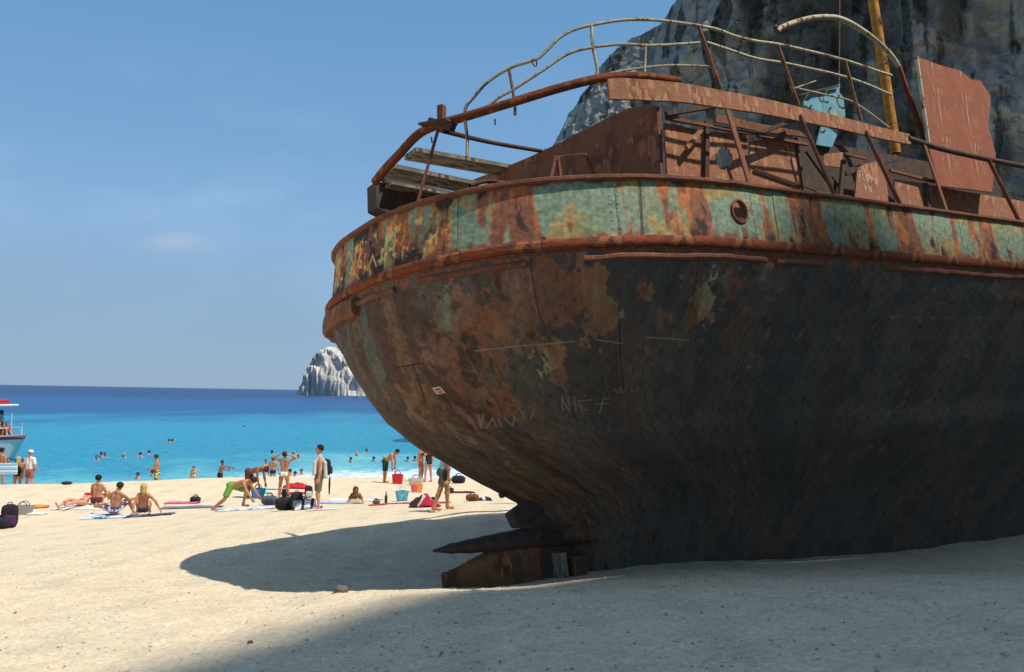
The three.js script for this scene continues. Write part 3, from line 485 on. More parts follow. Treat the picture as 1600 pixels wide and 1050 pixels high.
// bulwark plates, each its own sheet of steel
{
  const s0 = hullAt(1003, 330)[0], w = 2.35, hole = onRim(1154, 331, -0.02); hole.sub(OFF);
  const ev = new Evaluator(); ev.useGroups = false;
  for (let k = -5; k < 12; k++) {
    const a = s0 + k * w + 0.004, b = s0 + (k + 1) * w - 0.004; if (b > 31) break;
    const n = 26, rows = 8, t = 0.03, lift = rr(-0.006, 0.006);
    const q = i => qOf(lerp(a, b, i / n)), Yj = j => lerp(-0.955, -0.004, j / rows);
    // a closed ring of rows: outer face up, inner face down
    const ring = []; for (let j = 0; j <= rows; j++) ring.push([Yj(j), lift]); for (let j = rows; j >= 0; j--) ring.push([Yj(j), lift - t]);
    const P = [], UVs = [], I = [], R = ring.length;
    for (let i = 0; i <= n; i++) for (const [Y, o] of ring) { const p = skin(q(i), Y, o); P.push(p.x, p.y, p.z); UVs.push(...uvOf(q(i), Y)); }
    for (let i = 0; i < n; i++) for (let j = 0; j < R; j++) { const x = i * R + j, y = i * R + (j + 1) % R; I.push(x, x + R, y, y, x + R, y + R); }
    for (const [i, f] of [[0, 0], [n, 1]]) for (let j = 0; j < rows; j++) { const x = i * R + j, y = x + 1, z = i * R + (R - 1 - j), zz = z - 1; if (f) I.push(x, z, y, y, z, zz); else I.push(x, y, z, y, zz, z); }
    let g = new THREE.BufferGeometry(); g.setAttribute('position', new THREE.Float32BufferAttribute(P, 3)); g.setAttribute('uv', new THREE.Float32BufferAttribute(UVs, 2)); g.setIndex(I); g.computeVertexNormals();
    g = toCreasedNormals(g, 0.7);
    const plateHost = part(ship, 'bulwark_plate', g, hullMat);
    const [l0] = hullPoint(q(0), -0.4), [l1] = hullPoint(q(n), -0.4);
    if (a > 0 && l0 < hole.x && hole.x < l1) {                  // the round freeing port cut through this plate
      const A = new Brush(g), cyl = new THREE.CylinderGeometry(0.135, 0.135, 1.2, 28); cyl.rotateX(Math.PI / 2); cyl.scale(1, 1.1, 1); const B = new Brush(cyl); B.position.copy(hole).add(OFF); B.position.z = hole.z; A.updateMatrixWorld(); B.updateMatrixWorld();
      try { g = ev.evaluate(A, B, SUBTRACTION).geometry; } catch (e) { console.log('csg', e.message); }
      const ringG = boxUV(new THREE.TorusGeometry(0.142, 0.018, 8, 32)); ringG.scale(1, 1.1, 1); const rm = part(plateHost, 'port_rim', ringG, M.orange); rm.position.copy(hole).add(OFF); rm.position.z += 0.02;
      const lid = boxUV(new THREE.CylinderGeometry(0.135, 0.12, 0.02, 24)); lid.rotateX(Math.PI / 2); const lm = part(plateHost, 'port_flap', lid, M.red); lm.position.copy(hole).add(OFF).add(new THREE.Vector3(0.03, -0.08, -0.17)); lm.rotation.x = -0.9;
    }
    plateHost.geometry = g;
  }
}
function sweep(s0, s1, Y, prof, jag = 0, n = 0) {               // bar that follows the side: prof = [[out, up], ...] closed
  n = n || Math.ceil((s1 - s0) / 0.12); const R = prof.length, P = [], I = [], W = [];
  for (let i = 0; i <= n; i++) { const s = lerp(s0, s1, i / n), q = qOf(s), jy = jag * fbm3(s * 2.4, Y * 9, 4, 3), jo = jag * fbm3(s * 3.1, Y * 9, 14, 3); for (const [o, u] of prof) { const p = skin(q, Y, o + jo); P.push(p.x, p.y + u + jy, p.z); W.push(s, o + u * 1.3); } }
  for (let i = 0; i < n; i++) for (let j = 0; j < R; j++) { const x = i * R + j, y = i * R + (j + 1) % R; I.push(x, x + R, y, y, x + R, y + R); }
  for (let j = 1; j < R - 1; j++) { I.push(0, j, j + 1); const e = n * R; I.push(e, e + j + 1, e + j); }
  const g = new THREE.BufferGeometry(); g.setAttribute('position', new THREE.Float32BufferAttribute(P, 3)); g.setAttribute('uv', new THREE.Float32BufferAttribute(W, 2)); g.setIndex(I); g.computeVertexNormals(); return toCreasedNormals(g, 0.6);
}
const bar = (o, w, h) => [[o, -h / 2], [o + w * 0.75, -h / 2], [o + w, -h / 4], [o + w, h / 4], [o + w * 0.75, h / 2], [o, h / 2]];
part(ship, 'cap_rail', sweep(-14, 30, 0.0, bar(-0.1, 0.16, 0.075), 0.02), M.rust);
part(ship, 'rubbing_strake', sweep(-12, 30, -0.86, bar(-0.01, 0.085, 0.13), 0.025), M.orange);
for (const [a, b, Y] of [[-6, 1.1, -1.08], [1.5, 2.9, -1.06], [3.6, 6.4, -1.05], [6.6, 7.6, -1.06], [9, 22, -1.06]]) part(ship, 'lower_strake', sweep(a, b, Y, bar(-0.02, 0.07, 0.07), 0.04), M.rust);
{ const g = sweep(-3.4, 0.15, -1.12, bar(-0.02, 0.13, 0.26), 0.06); part(ship, 'stern_fender', g, M.rust); }
// ---- bars, tubes and plates in the ship's axes
function beam(a, b, w, h, up = new THREE.Vector3(0, 1, 0)) {
  const d = b.clone().sub(a), l = d.length(), g = new RoundedBoxGeometry(w, h, l, 1, Math.min(w, h) * 0.18); d.normalize();
  const x = up.clone().cross(d).normalize(), y = d.clone().cross(x); boxUV(g);
  return g.applyMatrix4(new THREE.Matrix4().makeBasis(x, y, d).setPosition(a.clone().add(b).multiplyScalar(0.5)));
}
function tube(pts, r, seg = 0, jag = 0) {
  if (jag) pts = pts.map(p => p.clone().add(new THREE.Vector3(rr(-jag, jag), rr(-jag, jag), rr(-jag, jag))));
  const c = new THREE.CatmullRomCurve3(pts, false, 'centripetal'), g = new THREE.TubeGeometry(c, seg || pts.length * 8, r, 8); boxUV(g); return g;
}
const rimPts = (l, inset) => l.map(([x, y]) => onRim(x, y, inset));
function plateN(poly, n, t, holes = [], mat = M.red, name = 'deckhouse_plate', label) {   // plate parallel to the side of the house
  const to = ([x, y]) => { const p = onN(x, y, n); return new THREE.Vector2(p.x, p.y); };
  const sh = new THREE.Shape(poly.map(to)); for (const h of holes) sh.holes.push(new THREE.Path(h.map(to)));
  const g = new THREE.ExtrudeGeometry(sh, { depth: t, bevelEnabled: false }); g.translate(0, 0, n - t);
  return part(ship, name, g, mat, label);
}
function plateL(poly, l, t, mat, name, label) {                  // plate across the ship
  const sh = new THREE.Shape(poly.map(([x, y]) => { const p = onLp(x, y, l); return new THREE.Vector2(p.z, p.y); }));
  const g = new THREE.ExtrudeGeometry(sh, { depth: t, bevelEnabled: false }); g.rotateY(-Math.PI / 2); g.translate(l - 4 + t / 2 + 0, 0, 0);
  return part(ship, name, g, mat, label);
}
// awning rim: bent pipe aft, wide plank forward
part(ship, 'awning_rim', tube(rimPts([[586, 284], [602, 264], [622, 243], [655, 209], [690, 193], [725, 183], [800, 160], [880, 136], [925, 125], [960, 120], [1010, 120], [1062, 127]], 0.3), 0.062, 120), M.orange);
{
  const c = [[950, 138], [1010, 141], [1070, 146], [1130, 156], [1190, 166], [1250, 179], [1310, 192], [1370, 207], [1421, 218]], pts = rimPts(c, 0.27), gs = [];
  const curve = new THREE.CatmullRomCurve3(pts), n = 60, prof = [[-0.025, -0.15], [0.02, -0.15], [0.02, 0.15], [-0.025, 0.15]], P = [], I = [];
  for (let i = 0; i <= n; i++) { const p = curve.getPoint(i / n), t = curve.getTangent(i / n), o = t.clone().cross(new THREE.Vector3(0, 1, 0)).normalize(), hh = lerp(1.02, 0.62, i / n) * (1 + 0.06 * fbm3(i * 0.3, 1, 1, 2)); for (const [a, b] of prof) { const v = p.clone().addScaledVector(o, a); P.push(v.x, v.y + b * hh, v.z); } }
  for (let i = 0; i < n; i++) for (let j = 0; j < 4; j++) { const x = i * 4 + j, y = i * 4 + (j + 1) % 4; I.push(x, y, x + 4, y, y + 4, x + 4); }
  I.push(0, 2, 1, 0, 3, 2); const e = n * 4; I.push(e, e + 1, e + 2, e, e + 2, e + 3);
  let g = new THREE.BufferGeometry(); g.setAttribute('position', new THREE.Float32BufferAttribute(P, 3)); g.setIndex(I); g.computeVertexNormals(); g = boxUV(toCreasedNormals(g, 0.5));
  part(ship, 'awning_plank', g, M.red, 'wide flat rust red plank along the awning');
}
part(ship, 'awning_rim', tube(rimPts([[1418, 216], [1466, 231], [1530, 246], [1610, 262]], 0.27), 0.05, 30), M.dark);
// stanchions that carry it
const post = (l, w, t, mat = M.rust, inset = [0.26, 0.06]) => { for (let i = 0; i < l.length - 1; i++) { const a = onRim(...l[i], lerp(inset[0], inset[1], i / (l.length - 1))), b = onRim(...l[i + 1], lerp(inset[0], inset[1], (i + 1) / (l.length - 1))); part(ship, 'stanchion', beam(a, b, w, t), mat); } };
post([[688, 190], [651, 322]], 0.1, 0.03, M.rust, [0.3, 0.08]); post([[1137, 172], [1172, 288]], 0.1, 0.03); post([[1250, 180], [1303, 303]], 0.1, 0.03); post([[1352, 205], [1407, 320]], 0.1, 0.03); post([[1443, 222], [1482, 338]], 0.09, 0.03); post([[1545, 250], [1598, 356]], 0.09, 0.03);
post([[1091, 40], [1126, 138]], 0.055, 0.03, M.brown, [0.27, 0.27]); post([[1215, 70], [1248, 166]], 0.055, 0.03, M.brown, [0.27, 0.27]); post([[1320, 94], [1345, 188]], 0.05, 0.03, M.brown, [0.27, 0.27]);
{ const a = onRim(690, 164, 0.3), b = onRim(690, 206, 0.3); part(ship, 'post_head', beam(a, b, 0.1, 0.1), M.rust); part(ship, 'bracket', beam(onRim(663, 198, 0.26), onRim(706, 190, 0.26), 0.3, 0.03), M.dark); part(ship, 'bracket', beam(onRim(672, 190, 0.3), onRim(708, 200, 0.3), 0.14, 0.1), M.dark); }
// thin guard rails above the awning
const rail = (l, r = 0.021, mat = M.cream, inset = 0.3) => part(ship, 'guard_rail', tube(rimPts(l, inset), r, l.length * 9), mat);
rail([[730, 244], [730, 215], [727, 190], [728, 168], [742, 150], [760, 130], [795, 107], [840, 91], [856, 77], [874, 59], [898, 46], [930, 38], [975, 31], [1020, 31], [1058, 35], [1091, 40]], 0.023);
rail([[1091, 40], [1120, 46], [1150, 57], [1180, 64], [1215, 69], [1265, 80], [1320, 94], [1356, 106], [1393, 118]], 0.023);
rail([[765, 164], [780, 152], [800, 141], [845, 112], [888, 84], [925, 74], [975, 69], [1010, 71], [1060, 69], [1100, 66]]);
rail([[1104, 66], [1140, 78], [1180, 91], [1222, 98], [1270, 108], [1320, 120], [1355, 132], [1392, 148]]);
rail([[938, 119], [960, 113], [1010, 105], [1050, 102], [1112, 104]], 0.017); rail([[1241, 137], [1290, 148], [1330, 158], [1358, 176], [1390, 200]], 0.015);
rail([[795, 107], [800, 135], [804, 160], [805, 180]], 0.02, M.brown); rail([[924, 38], [926, 72], [932, 100], [936, 143]], 0.022); rail([[1009, 70], [1008, 96], [1007, 119]], 0.016);
{ const c = onRim(835, 97, 0.3), g = boxUV(new THREE.TorusGeometry(0.055, 0.009, 6, 20, 4.6)); const m = part(ship, 'shackle_ring', g, M.brown); m.position.copy(c); m.rotation.z = 2.9; m.rotation.y = 0.35; }
for (const [x, y] of [[773, 186], [921, 135], [674, 214], [852, 232]]) part(ship, 'hanging_bolt', tube([onRim(x, y, 0.3), onRim(x + 1, y + 9, 0.3)], 0.01, 4), M.dark);
// bent davit, mast, stay
const davit = part(ship, 'davit', tube([[1213, 48], [1226, 41], [1245, 34], [1276, 27], [1312, 29], [1345, 46], [1376, 70], [1395, 90], [1404, 104]].map(([x, y]) => onN(x, y, 2.0)), 0.05, 80), M.cream, 'white bent davit pipe banded with rust');
part(davit, 'davit_foot', tube([[1402, 98], [1412, 126], [1420, 150], [1428, 172], [1440, 205], [1452, 240]].map(([x, y]) => onN(x, y, 2.0)), 0.052, 40), M.orange);
part(davit, 'davit_tip', beam(onN(1210, 40, 2.0), onN(1218, 52, 2.0), 0.08, 0.08), M.dark);
const mast = part(ship, 'mast', tube([onN(1325, -260, 0.4), onN(1350, -90, 0.4), onN(1367, 20, 0.4), onN(1384, 130, 0.4), onN(1400, 240, 0.4)], 0.115, 40), M.yellow, 'yellow painted mast streaked with rust');
part(ship, 'stay_wire', tube([onN(1312, -200, 0.9), onN(1312, 0, 0.9), onN(1311, 150, 0.9)], 0.012, 10), M.brown);
for (const y of [32, 38, 92, 99]) part(mast, 'mast_band', tube([onN(1362 + y / 8, y, 0.52), onN(1372 + y / 8, y - 5, 0.53), onN(1382 + y / 8, y + 4, 0.52)], 0.01, 10), M.dark);
// torn bulkhead across the after end of the house
plateL([[712, 296], [735, 283], [780, 266], [830, 245], [862, 230], [905, 208], [945, 188], [985, 169], [1028, 166], [1036, 300], [860, 306]], 3.4, 0.05, M.rust, 'after_bulkhead', 'torn rusty bulkhead with a sloping top edge');
// near wall of the deckhouse, plate by plate
const HN = 2.2, oval = (cx, cy, rx, ry, jag = 0) => Array.from({ length: 22 }, (_, k) => { const a = -k / 22 * 6.2832, j = 1 + jag * Math.sin(k * 2.7) * 0.5 + jag * Math.cos(k * 5.1) * 0.4; return [cx + rx * j * Math.cos(a), cy + ry * j * Math.sin(a)]; });
plateN([[1038, 192], [1060, 196], [1098, 204], [1099, 330], [1046, 330]], HN, 0.03);
const holed = plateN([[1109, 206], [1140, 208], [1168, 215], [1170, 340], [1108, 335]], HN + 0.01, 0.03, [oval(1131, 247, 13, 18, 0.16)]);
plateN([[1172, 220], [1205, 217], [1246, 229], [1250, 350], [1172, 345]], HN, 0.03);
plateN([[1290, 240], [1318, 238], [1316, 262], [1286, 258]], HN - 0.3, 0.03);
const named = plateN([[1340, 262], [1352, 256], [1370, 252], [1384, 268], [1392, 360], [1332, 355]], HN, 0.03);
plateN([[1398, 280], [1440, 286], [1500, 298], [1620, 318], [1620, 400], [1402, 365]], HN - 0.02, 0.03, [], M.red);
plateN([[1120, 178], [1172, 190], [1250, 205], [1262, 214], [1180, 204], [1118, 190]], HN + 0.12, 0.03, [], M.rust, 'eave_strip');
plateN([[1258, 296], [1300, 302], [1330, 306], [1332, 350], [1256, 345]], HN - 0.05, 0.03, [], M.rust);
{ // chalked name on a house plate
  const cv = canvas(256, 192), c = cv.getContext('2d'); c.strokeStyle = 'rgb(222,200,182)'; c.lineWidth = 5; c.lineCap = 'round';
  for (const l of [[[14, 84], [16, 34], [38, 30]], [[15, 58], [32, 56]], [[50, 34], [52, 82], [72, 80]], [[86, 40], [86, 82]], [[104, 84], [102, 42], [122, 44], [122, 60], [104, 64]], [[140, 86], [138, 46], [158, 48], [158, 64], [140, 68]], [[184, 50], [174, 66], [182, 86], [198, 80], [200, 60], [184, 50]], [[54, 112], [66, 152], [80, 114]], [[106, 152], [106, 116], [128, 154], [130, 118]]]) { c.beginPath(); l.forEach(([x, y], n) => n ? c.lineTo(x + rr(-2, 2), y + rr(-2, 2)) : c.moveTo(x, y)); c.stroke(); }
  const t = new THREE.CanvasTexture(cv); t.colorSpace = THREE.SRGBColorSpace; const a = onN(1338, 262, HN + 0.004), b = onN(1382, 312, HN + 0.004);
  const g = new THREE.PlaneGeometry(Math.abs(b.x - a.x), Math.abs(a.y - b.y)), m = part(named, 'chalk_writing', g, std({ map: t, alphaTest: 0.5, roughness: 1, transparent: false, side: THREE.DoubleSide })); m.position.copy(a).add(b).multiplyScalar(0.5); m.position.z = HN + 0.006; m.rotation.z = -0.1;
  const cv2 = canvas(128, 64), d = cv2.getContext('2d'); d.strokeStyle = 'rgb(214,190,170)'; d.lineWidth = 4; d.beginPath(); d.moveTo(12, 46); d.quadraticCurveTo(26, 8, 36, 40); d.moveTo(48, 16); d.lineTo(50, 48); d.moveTo(64, 12); d.lineTo(66, 46); d.moveTo(84, 44); d.lineTo(108, 42); d.stroke();
  const t2 = new THREE.CanvasTexture(cv2); t2.colorSpace = THREE.SRGBColorSpace; const m2 = part(holed, 'chalk_writing', new THREE.PlaneGeometry(0.26, 0.13), std({ map: t2, alphaTest: 0.5, roughness: 1, side: THREE.DoubleSide })); m2.position.copy(onN(1130, 277, HN + 0.016)); }
// frames, braces and fallen bars of the house
const barN = (x0, y0, x1, y1, n, w, t, mat = M.dark, name = 'brace') => part(ship, name, beam(onN(x0, y0, n), onN(x1, y1, n), t, w), mat);
barN(1104, 190, 1103, 300, HN + 0.05, 0.09, 0.06, M.dark, 'frame_post'); barN(1243, 215, 1258, 310, HN + 0.02, 0.06, 0.05, M.dark, 'frame_post'); barN(1030, 170, 1034, 300, HN - 0.1, 0.05, 0.05, M.rust, 'frame_post');
barN(1040, 178, 1150, 160, HN + 0.1, 0.08, 0.06); barN(1040, 184, 1262, 226, HN + 0.06, 0.06, 0.05, M.rust); barN(1160, 218, 1240, 188, HN + 0.25, 0.07, 0.06); barN(1178, 264, 1275, 298, HN + 0.03, 0.035, 0.03); barN(1390, 266, 1460, 284, HN + 0.04, 0.06, 0.05, M.rust); barN(1320, 270, 1400, 246, HN - 0.1, 0.12, 0.06); barN(1318, 250, 1312, 312, HN - 0.1, 0.09, 0.06); barN(1320, 240, 1352, 248, HN, 0.05, 0.04, M.rust); barN(1262, 232, 1310, 300, HN - 0.25, 0.2, 0.05, M.darkRust);
barN(1072, 232, 1096, 202, HN + 0.12, 0.075, 0.06, M.red, 'fallen_bar'); barN(1446, 286, 1452, 330, HN + 0.03, 0.1, 0.05, M.dark, 'frame_post');
// inner casing, roof edge and the painted plate between
{ const Ya = onN(1240, 150, 1.0).y, box = (l0, l1, y0, y1, n0, n1, mat, name) => { const g = new THREE.BoxGeometry(l1 - l0, y1 - y0, n1 - n0); boxUV(g); g.translate((l0 + l1) / 2 - 4, (y0 + y1) / 2, (n0 + n1) / 2); return part(ship, name, g, mat); };
  const d0 = 5.6 - 0.9; box(8.6, 16, d0, d0 + 3.05, -1.7, 1.0, M.darkRust, 'engine_casing'); box(6.2, 8.55, d0, d0 + 1.9, -1.9, 0.6, M.darkRust, 'engine_casing'); box(3.5, 18, d0, d0 + 1.35, -2.3, -2.2, M.darkRust, 'house_wall'); box(3.6, 7.6, d0, d0 + 1.85, 1.2, 1.26, M.darkRust, 'dark_backing'); }  // last wall is added behind the near plates so their hole reads dark
plateN([[1256, 158], [1262, 148], [1275, 146], [1281, 152], [1292, 149], [1291, 137], [1313, 131], [1311, 144], [1318, 152], [1321, 180], [1300, 230], [1276, 226], [1284, 196], [1268, 188], [1256, 176]], 1.1, 0.03, [], (() => {
  const cv = canvas(256, 256), c = cv.getContext('2d'); c.fillStyle = 'rgb(104,158,178)'; c.fillRect(0, 0, 256, 256); for (let k = 0; k < 260; k++) { c.fillStyle = `rgba(${rr(80, 170) | 0},${rr(130, 180) | 0},${rr(110, 200) | 0},0.5)`; c.fillRect(rr(0, 256), rr(0, 256), rr(4, 26), rr(4, 40)); }
  c.strokeStyle = 'rgb(30,34,38)'; c.lineWidth = 9; for (let k = 0; k < 7; k++) { c.beginPath(); c.arc(20 + k * 38, 60 + (k % 3) * 70, 20 + (k % 2) * 10, 0.5, 4.6); c.stroke(); } c.fillStyle = 'rgb(170,180,110)'; c.fillRect(60, 120, 26, 60);
  const t = new THREE.CanvasTexture(cv); t.colorSpace = THREE.SRGBColorSpace; t.wrapS = t.wrapT = THREE.RepeatWrapping; t.repeat.set(0.9, 0.9); return std({ map: t, roughness: 0.85, side: THREE.DoubleSide }); })(), 'painted_plate', 'pale blue painted plate with dark scrawls');
barN(1236, 152, 1310, 134, 1.15, 0.04, 0.04, M.dark); barN(1244, 137, 1275, 126, 1.1, 0.02, 0.02, M.cream);
// tall red plate forward
const casing = plateN([[1432, 88], [1470, 102], [1502, 111], [1516, 124], [1532, 126], [1548, 150], [1544, 196], [1556, 240], [1550, 300], [1468, 290], [1450, 225]], 2.45, 0.04, [], rustM(dataTex(512, 512, (u, v, i, j) => { const a = tfbm(u, v, 40, 2, 3, 601), b = tfbm(u, v, 6, 6, 4, 611); const k = mix3(mix3([168, 100, 72], [140, 80, 58], b), [196, 160, 132], sstep(0.68, 0.8, a * 0.8 + b * 0.3)); const e = 0.9 + 0.2 * hash2(i, j, 7); return k.map(x => clamp(x * e, 0, 255)); })), 'funnel_casing', 'tall rust red plate with pale vertical streaks');
part(casing, 'corner_bar', beam(onN(1432, 88, 2.47), onN(1452, 232, 2.47), 0.06, 0.05), M.cream);
// deck boards left on the after awning frames, and the dark locker under them
const board = (x0, y0, x1, y1, n, w, t) => part(ship, 'deck_board', beam(onN(x0, y0, n), onN(x1, y1, n), w, t), M.plank);
board(640, 240, 800, 268, -1.2, 0.42, 0.09); board(606, 266, 752, 296, -0.6, 0.42, 0.09); board(604, 290, 720, 312, -0.1, 0.3, 0.06);
part(ship, 'board_frame', beam(onN(598, 282, -0.1), onN(720, 308, -0.5), 0.08, 0.1), M.darkRust);
plateN([[587, 284], [612, 288], [660, 300], [700, 315], [655, 335], [620, 340], [588, 324]], -0.15, 0.3, [], M.darkRust, 'stern_locker');
part(ship, 'awning_brace', tube([onRim(694, 205, 0.3), onLp(770, 223, 2.2), onLp(846, 236, 3.4)], 0.036, 14), M.dark);
for (const [a, b, c2, d2] of [[868, 244, 860, 280], [871, 244, 876, 280], [914, 240, 928, 276]]) part(ship, 'bitt_frame', beam(onN(a, b, 1.3), onN(c2, d2, 1.3), 0.05, 0.05), M.rust);
part(ship, 'bitt_frame', tube([onN(868, 245, 1.3), onN(915, 240, 1.3)], 0.008, 4), M.brown);
part(ship, 'bitt_frame', tube([onN(735, 290, 1.2), onN(760, 283, 1.2), onN(790, 286, 1.2)], 0.03, 10), M.dark);
// rudder, heel and sternpost under the counter
const bx = (l0, l1, y0, y1, w, mat, name, nz = 0) => { const g = new RoundedBoxGeometry(l1 - l0, y1 - y0, w, 2, 0.03); boxUV(g); g.translate((l0 + l1) / 2 - 4, (y0 + y1) / 2 + 5.6, nz); return part(ship, name, g, mat); };
bx(2.3, 3.0, -6.2, -3.7, 0.32, M.darkRust, 'sternpost');
{ // pointed fairing over the rudder, running into the sternpost
  const pr = []; for (let k = 0; k < 10; k++) { const f = L => [L - 4, 1.08 - 0.02 * L, 0], a = lerp(0.74, 3.6, k / 10), b = lerp(0.74, 3.6, (k + 1) / 10), r = L => 0.02 + 0.2 * Math.pow((L - 0.74) / 2.86, 0.62); pr.push(cap(f(a), r(a), f(b), r(b), { sq: [1, 1, 1.7] })); }
  part(ship, 'heel_fairing', boxUV(nets(pr, 0.025, 0.03)), M.darkRust, 'pointed dark fairing above the rudder'); }
{ // rudder blade: swollen, pitted plate with a worn trailing edge, half buried
  const pr = []; for (let k = 0; k <= 12; k++) { const x = lerp(-3.12, -1.82, k / 12), r = lerp(0.05, 0.17, sstep(0, 0.7, k / 12)); pr.push(cap([x, lerp(0.72, 0.82, k / 12), 0], r, [x, -0.6, 0], r)); }
  const g = nets(pr, 0.025, 0.05), p = g.attributes.position;
  for (let i = 0; i < p.count; i++) { const n = fbm3(p.getX(i) * 4, p.getY(i) * 4, p.getZ(i) * 4, 4); p.setZ(i, p.getZ(i) + Math.sign(p.getZ(i)) * 0.07 * n); p.setX(i, p.getX(i) + 0.05 * n); } g.computeVertexNormals(); part(ship, 'rudder', boxUV(g), M.brown); }
bx(2.24, 2.42, -6.0, -4.66, 0.34, M.rust, 'rudder_stock'); bx(2.62, 2.74, -6, -4.8, 0.3, M.plank, 'rudder_pintle', 0.25); bx(2.85, 3.1, -6, -4.9, 0.26, M.brown, 'rudder_pintle', 0.25);
part(ship, 'stock_fitting', beam(S(1.86, -3.9, 0.1), S(2.2, -3.72, 0.1), 0.1, 0.07), M.darkRust); part(ship, 'stock_fitting', beam(S(2.0, -4.28, 0.1), S(2.5, -4.05, 0.1), 0.22, 0.26), M.darkRust); part(ship, 'stock_fitting', beam(S(2.35, -3.6, 0.15), S(2.55, -4.1, 0.15), 0.07, 0.06), M.dark);
// ------------------------------------------------------------------ people: one continuous body each, meshed from tapered bones
const v3 = { add: (a, b) => [a[0] + b[0], a[1] + b[1], a[2] + b[2]], mul: (a, s) => [a[0] * s, a[1] * s, a[2] * s], unit: a => { const l = Math.hypot(...a) || 1; return [a[0] / l, a[1] / l, a[2] / l]; }, mix: (a, b, t) => [lerp(a[0], b[0], t), lerp(a[1], b[1], t), lerp(a[2], b[2], t)], cross: (a, b) => [a[1] * b[2] - a[2] * b[1], a[2] * b[0] - a[0] * b[2], a[0] * b[1] - a[1] * b[0]] };
const tint = (g, fn) => { const p = g.attributes.position, c = new Float32Array(p.count * 3); for (let i = 0; i < p.count; i++) c.set(fn(p.getX(i), p.getY(i), p.getZ(i)), i * 3); g.setAttribute('color', new THREE.BufferAttribute(c, 3)); return g; };
// head: cranium, jaw, nose, brow, ears; origin at its centre, face to +z
const headGeo = tint(nets([cap([0, 0.035, -0.012], 0.088, [0, 0.03, 0.01], 0.086, { sq: [0.88, 1, 1.02] }), cap([0, -0.04, 0.03], 0.062, [0, -0.075, 0.045], 0.045, { sq: [0.95, 1, 1] }), cap([0, 0.008, 0.09], 0.009, [0, -0.03, 0.108], 0.014, { k: 0.012 }), cap([-0.035, 0.018, 0.074], 0.012, [0.035, 0.018, 0.074], 0.012, { k: 0.015 }), cap([0.078, 0.0, -0.005], 0.016, [0.082, -0.025, 0], 0.011, { k: 0.008 }), cap([-0.078, 0, -0.005], 0.016, [-0.082, -0.025, 0], 0.011, { k: 0.008 }), cap([-0.018, -0.055, 0.082], 0.008, [0.018, -0.055, 0.082], 0.008, { k: 0.008 })], 0.0065, 0.03), (x, y, z) => {
  if (z > 0.05 && Math.hypot(Math.abs(x) - 0.032, (y - 0.002) * 1.6) < 0.013) return [0.08, 0.06, 0.05];
  if (z > 0.05 && Math.abs(Math.abs(x) - 0.034) < 0.02 && Math.abs(y - 0.026) < 0.006) return [0.25, 0.18, 0.14];
  if (z > 0.06 && Math.abs(x) < 0.024 && Math.abs(y + 0.056) < 0.007) return [0.8, 0.45, 0.42]; return [1, 1, 1]; });
// hand: palm, four unequal fingers with a bend, thumb off the side of the palm; wrist at the origin, fingers to -y, thumb to +z
const handGeo = bend => { const pr = [cap([0, -0.01, -0.012], 0.019, [0, -0.075, -0.024], 0.018), cap([0, -0.01, 0.012], 0.019, [0, -0.075, 0.022], 0.018), cap([0, -0.03, 0], 0.018, [0, -0.08, 0], 0.018)];
  [[0.03, 0.072], [0.01, 0.08], [-0.011, 0.074], [-0.031, 0.058]].forEach(([z, l]) => { const a = [0, -0.085, z], b = v3.add(a, [bend * 0.3 * l, -l * 0.5, 0]), c = v3.add(b, [bend * 0.62 * l, -l * 0.5 * (1 - bend * 0.5), 0]); pr.push(cap(a, 0.0095, b, 0.0088, { k: 0.006 }), cap(b, 0.0088, c, 0.0072, { k: 0.004 })); });
  pr.push(cap([0.004, -0.03, 0.024], 0.013, [0.014, -0.058, 0.05], 0.0105, { k: 0.01 }), cap([0.014, -0.058, 0.05], 0.0105, [0.024, -0.088, 0.056], 0.0085, { k: 0.004 })); return tint(nets(pr, 0.0055, 0.012, 0.015), () => [1, 1, 1]); };
const hands = [handGeo(0.35), handGeo(0.8)];
const basis = (y, zHint) => { y = new THREE.Vector3(...y).normalize(); let z = new THREE.Vector3(...zHint); z.addScaledVector(y, -z.dot(y)); if (z.lengthSq() < 1e-4) z = new THREE.Vector3(1, 0, 0.3).addScaledVector(y, -y.x); z.normalize(); const x = y.clone().cross(z); return [x, y, z]; };
const weld = gs => { const P = [], N = [], C = [], I = []; let o = 0; for (const g of gs) { const p = g.attributes.position, nn = g.attributes.normal, c = g.attributes.color; for (let i = 0; i < p.count; i++) { P.push(p.getX(i), p.getY(i), p.getZ(i)); N.push(nn.getX(i), nn.getY(i), nn.getZ(i)); c ? C.push(c.getX(i), c.getY(i), c.getZ(i)) : C.push(1, 1, 1); } for (const i of g.index.array) I.push(i + o); o += p.count; } const g = new THREE.BufferGeometry(); g.setAttribute('position', new THREE.Float32BufferAttribute(P, 3)); g.setAttribute('normal', new THREE.Float32BufferAttribute(N, 3)); g.setAttribute('color', new THREE.Float32BufferAttribute(C, 3)); g.setIndex(I); return g; };
const skinM = {}; const skinMat = c => skinM[c] ??= std({ color: c, roughness: 0.6, vertexColors: true });
const clothM = {}; const clothMat = c => clothM[c] ??= std({ color: c, roughness: 0.95, side: THREE.DoubleSide });
const SK = { fair: '#c99474', tan: '#b57c56', bronze: '#8f5c3c', pink: '#cf8f74' };
const HR = { black: '#1b1614', brown: '#38241a', blond: '#b99a5c', grey: '#8f867c', auburn: '#5c2f1c' };
